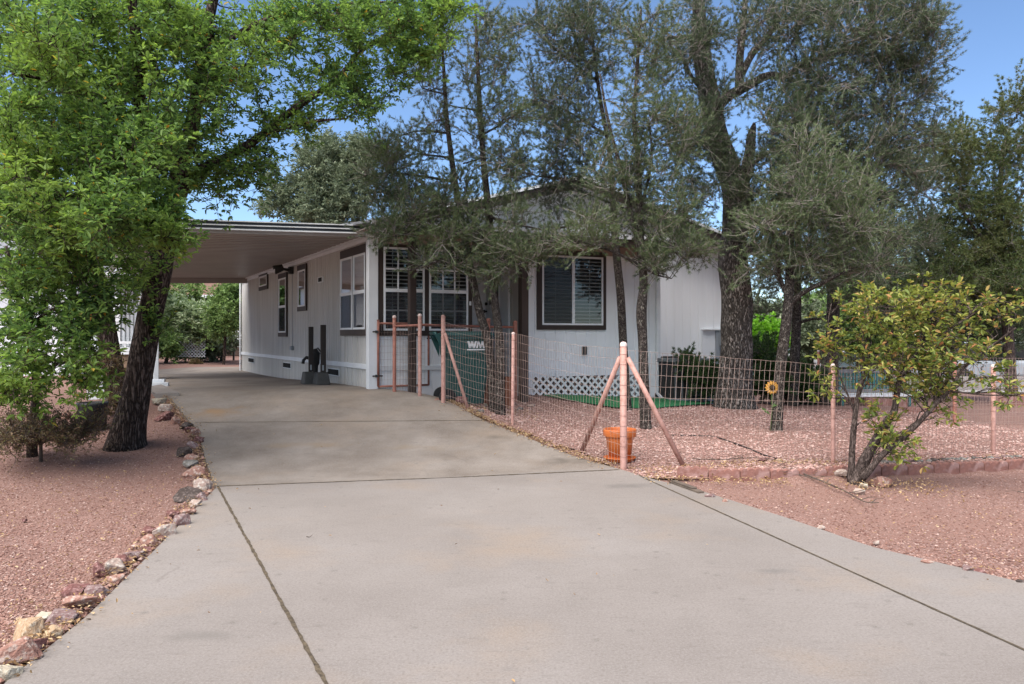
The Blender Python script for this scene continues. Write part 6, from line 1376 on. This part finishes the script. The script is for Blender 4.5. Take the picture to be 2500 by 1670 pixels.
# bench
g = GP(2105, 14.6); k = 14.6 / F; zb = lambda py: zt(py, 14.6) - g.z
r = thing('garden_bench', 'teal and grey garden bench beyond the wire fence behind the shrub', 'bench', g)
X1 = V((1, .12, 0)).normalized(); Y1 = V((-X1.y, X1.x, 0))
mb = MB()
for i in range(17): x = (-62 + i * 9) * k; mb.frame_box(g, X1, Y1, Z3, x, x + 5.5 * k, .22, .25, zb(951), zb(911))
build('backrest_slats', mb, M['teal'], r)
mb = MB(); mb.frame_box(g, X1, Y1, Z3, -65 * k, 98 * k, .20, .28, zb(911), zb(903)); mb.frame_box(g, X1, Y1, Z3, -65 * k, 98 * k, .20, .28, zb(960), zb(952)); build('back_rail', mb, M['ac_metal'], r)
mb = MB(); mb.frame_box(g, X1, Y1, Z3, -75 * k, 110 * k, -.28, .19, zb(966), zb(961)); build('seat', mb, M['alu'], r)
for x in (-72, 100):
    mb = MB(); mb.frame_box(g, X1, Y1, Z3, x * k, (x + 5) * k, -.26, -.21, -.02, zb(966.5)); build('leg', mb, M['teal'], r)
    mb = MB(); mb.frame_box(g, X1, Y1, Z3, x * k, (x + 5) * k, .15, .19, -.02, zb(966.5)); build('leg', mb, M['teal'], r)
# block pillar, low red walls, distant pale car
g = GP(1995, 17); k = 17 / F; r = thing('block_pillar', 'small whitewashed stacked block pillar behind the far wire fence', 'pillar', g); z = zt(945, 17)
for i in range(7): mb = MB(); zz0 = zt(940 - i * 9, 17); mb.box((g.x + R.uniform(-.01, .01), g.y, zz0), 11 * k, .12, 7.5 * k); build('block', mb, M['trim_white'], r, bevel=.008)
for nm, x0, x1, Zw, py0, py1, lab in (('brick_border', 2120, 2230, 14.2, 1003, 985, 'low red brick border behind the yard fence in the middle'), ('brick_border', 2215, 2330, 12.8, 1026, 1012, 'low red brick border nearest the rear fence post'), ('brick_border', 2430, 2560, 15, 1012, 992, 'low red brick border at the far right'), ('brick_border', 2030, 2125, 15.2, 985, 968, 'low red brick border under the bench')):
    a, b = GP(x0, Zw), GP(x1, Zw + .3); mb = MB(); d = (b - a); L_ = d.length; d.normalize(); nn_ = V((-d.y, d.x, 0)).normalized(); x = 0
    while x < L_: mb.frame_box(a, d, nn_, Z3, x, min(x + .29, L_), 0, .1, -.05, (py0 - py1) * Zw / F + R.uniform(-.01, .01)); x += .30
    single(nm, mb, M['brick_edge'], lab, 'brick border', a)
g = GP(2340, 22); r = thing('low_block_wall', 'pale low block wall along the far side of the yard near the road', 'wall', g); mb = MB()
for i in range(12): mb.box((g.x - 3 + i * .52, g.y + .1 * math.sin(i), g.z - .05), .5, .3, .42 + R.uniform(-.02, .02)); 
build('blocks', mb, M['road'], r, bevel=.01)
def car(px, Z, label, col):
    g = GP(px, Z); r = thing('parked_car', label, 'car', g); L2, Wd = 2.2, .85
    def sec(prof, y, inset=0): return [g + V((x, y, z)) for x, z in prof]
    body = [(-2.2, .35), (-2.15, .75), (-1.3, .85), (1.7, .88), (2.2, .8), (2.25, .4)]
    mb = MB(); mb.prism(sec(body, -Wd), V((0, 2 * Wd, 0))); build('body', mb, col, r, bevel=.08)
    cab = [(-1.1, .86), (-.5, 1.38), (.9, 1.40), (1.6, .88)]
    mb = MB(); mb.prism(sec(cab, -Wd + .1), V((0, 2 * Wd - .2, 0))); build('cabin', mb, M['dark'], r, bevel=.06)
    mb = MB(); mb.prism(sec([(-.5, 1.385), (-.45, 1.42), (.85, 1.44), (.9, 1.405)], -Wd + .12), V((0, 2 * Wd - .24, 0))); build('roof', mb, col, r)
    for x in (-1.4, 1.4):
        for y in (-Wd, Wd - .2): mb = MB(); c0 = g + V((x, y, .32)); mb.tube([c0 - V((0, .01, 0)), c0 + V((0, .2, 0))], .32, 18); build('wheel', mb, M['rubber'], r)
car(2420, 24.5, 'pale car parked across the road, glimpsed through the fence at the far right', M['grey_box'])

# ------------------------------------------------------------------ camera, sky, sun
cam = bpy.data.objects.new('camera', bpy.data.cameras.new('camera')); COL.objects.link(cam)
cam.location = (0, 0, HC); cam.rotation_euler = (math.pi / 2, 0, 0); cam.data.sensor_width = 36; cam.data.lens = F / 2500 * 36
cam.data.shift_y = -15 / 2500; cam.data.clip_end = 2000; cam.data.clip_start = .05
SC.camera = cam
w_ = bpy.data.worlds.new('World'); SC.world = w_; w_.use_nodes = True; nt = w_.node_tree; nt.nodes.clear()
EL, AZ = math.radians(58), math.radians(212)
sky = nt.nodes.new('ShaderNodeTexSky'); sky.sky_type = 'NISHITA'; sky.sun_disc = False; sky.sun_elevation = EL; sky.sun_rotation = AZ; sky.altitude = 1500; sky.air_density = 1.0; sky.dust_density = .1; sky.ozone_density = 4.5
bg = nt.nodes.new('ShaderNodeBackground'); bg.inputs[1].default_value = .074; wo = nt.nodes.new('ShaderNodeOutputWorld')
nt.links.new(sky.outputs[0], bg.inputs[0]); nt.links.new(bg.outputs[0], wo.inputs[0])
sd = bpy.data.lights.new('sun', 'SUN'); sd.energy = 3.35; sd.angle = math.radians(75); sd.color = (1, .95, .88)
so = bpy.data.objects.new('sun', sd); COL.objects.link(so)
dirv = V((math.sin(AZ) * math.cos(EL), math.cos(AZ) * math.cos(EL), math.sin(EL)))
so.rotation_euler = dirv.to_track_quat('Z', 'Y').to_euler()
SC.view_settings.view_transform = 'Standard'; SC.view_settings.look = 'None'; SC.view_settings.exposure = 1.5; SC.view_settings.gamma = 1
SC.render.engine = 'CYCLES'; SC.cycles.max_bounces = 8; SC.cycles.transparent_max_bounces = 16
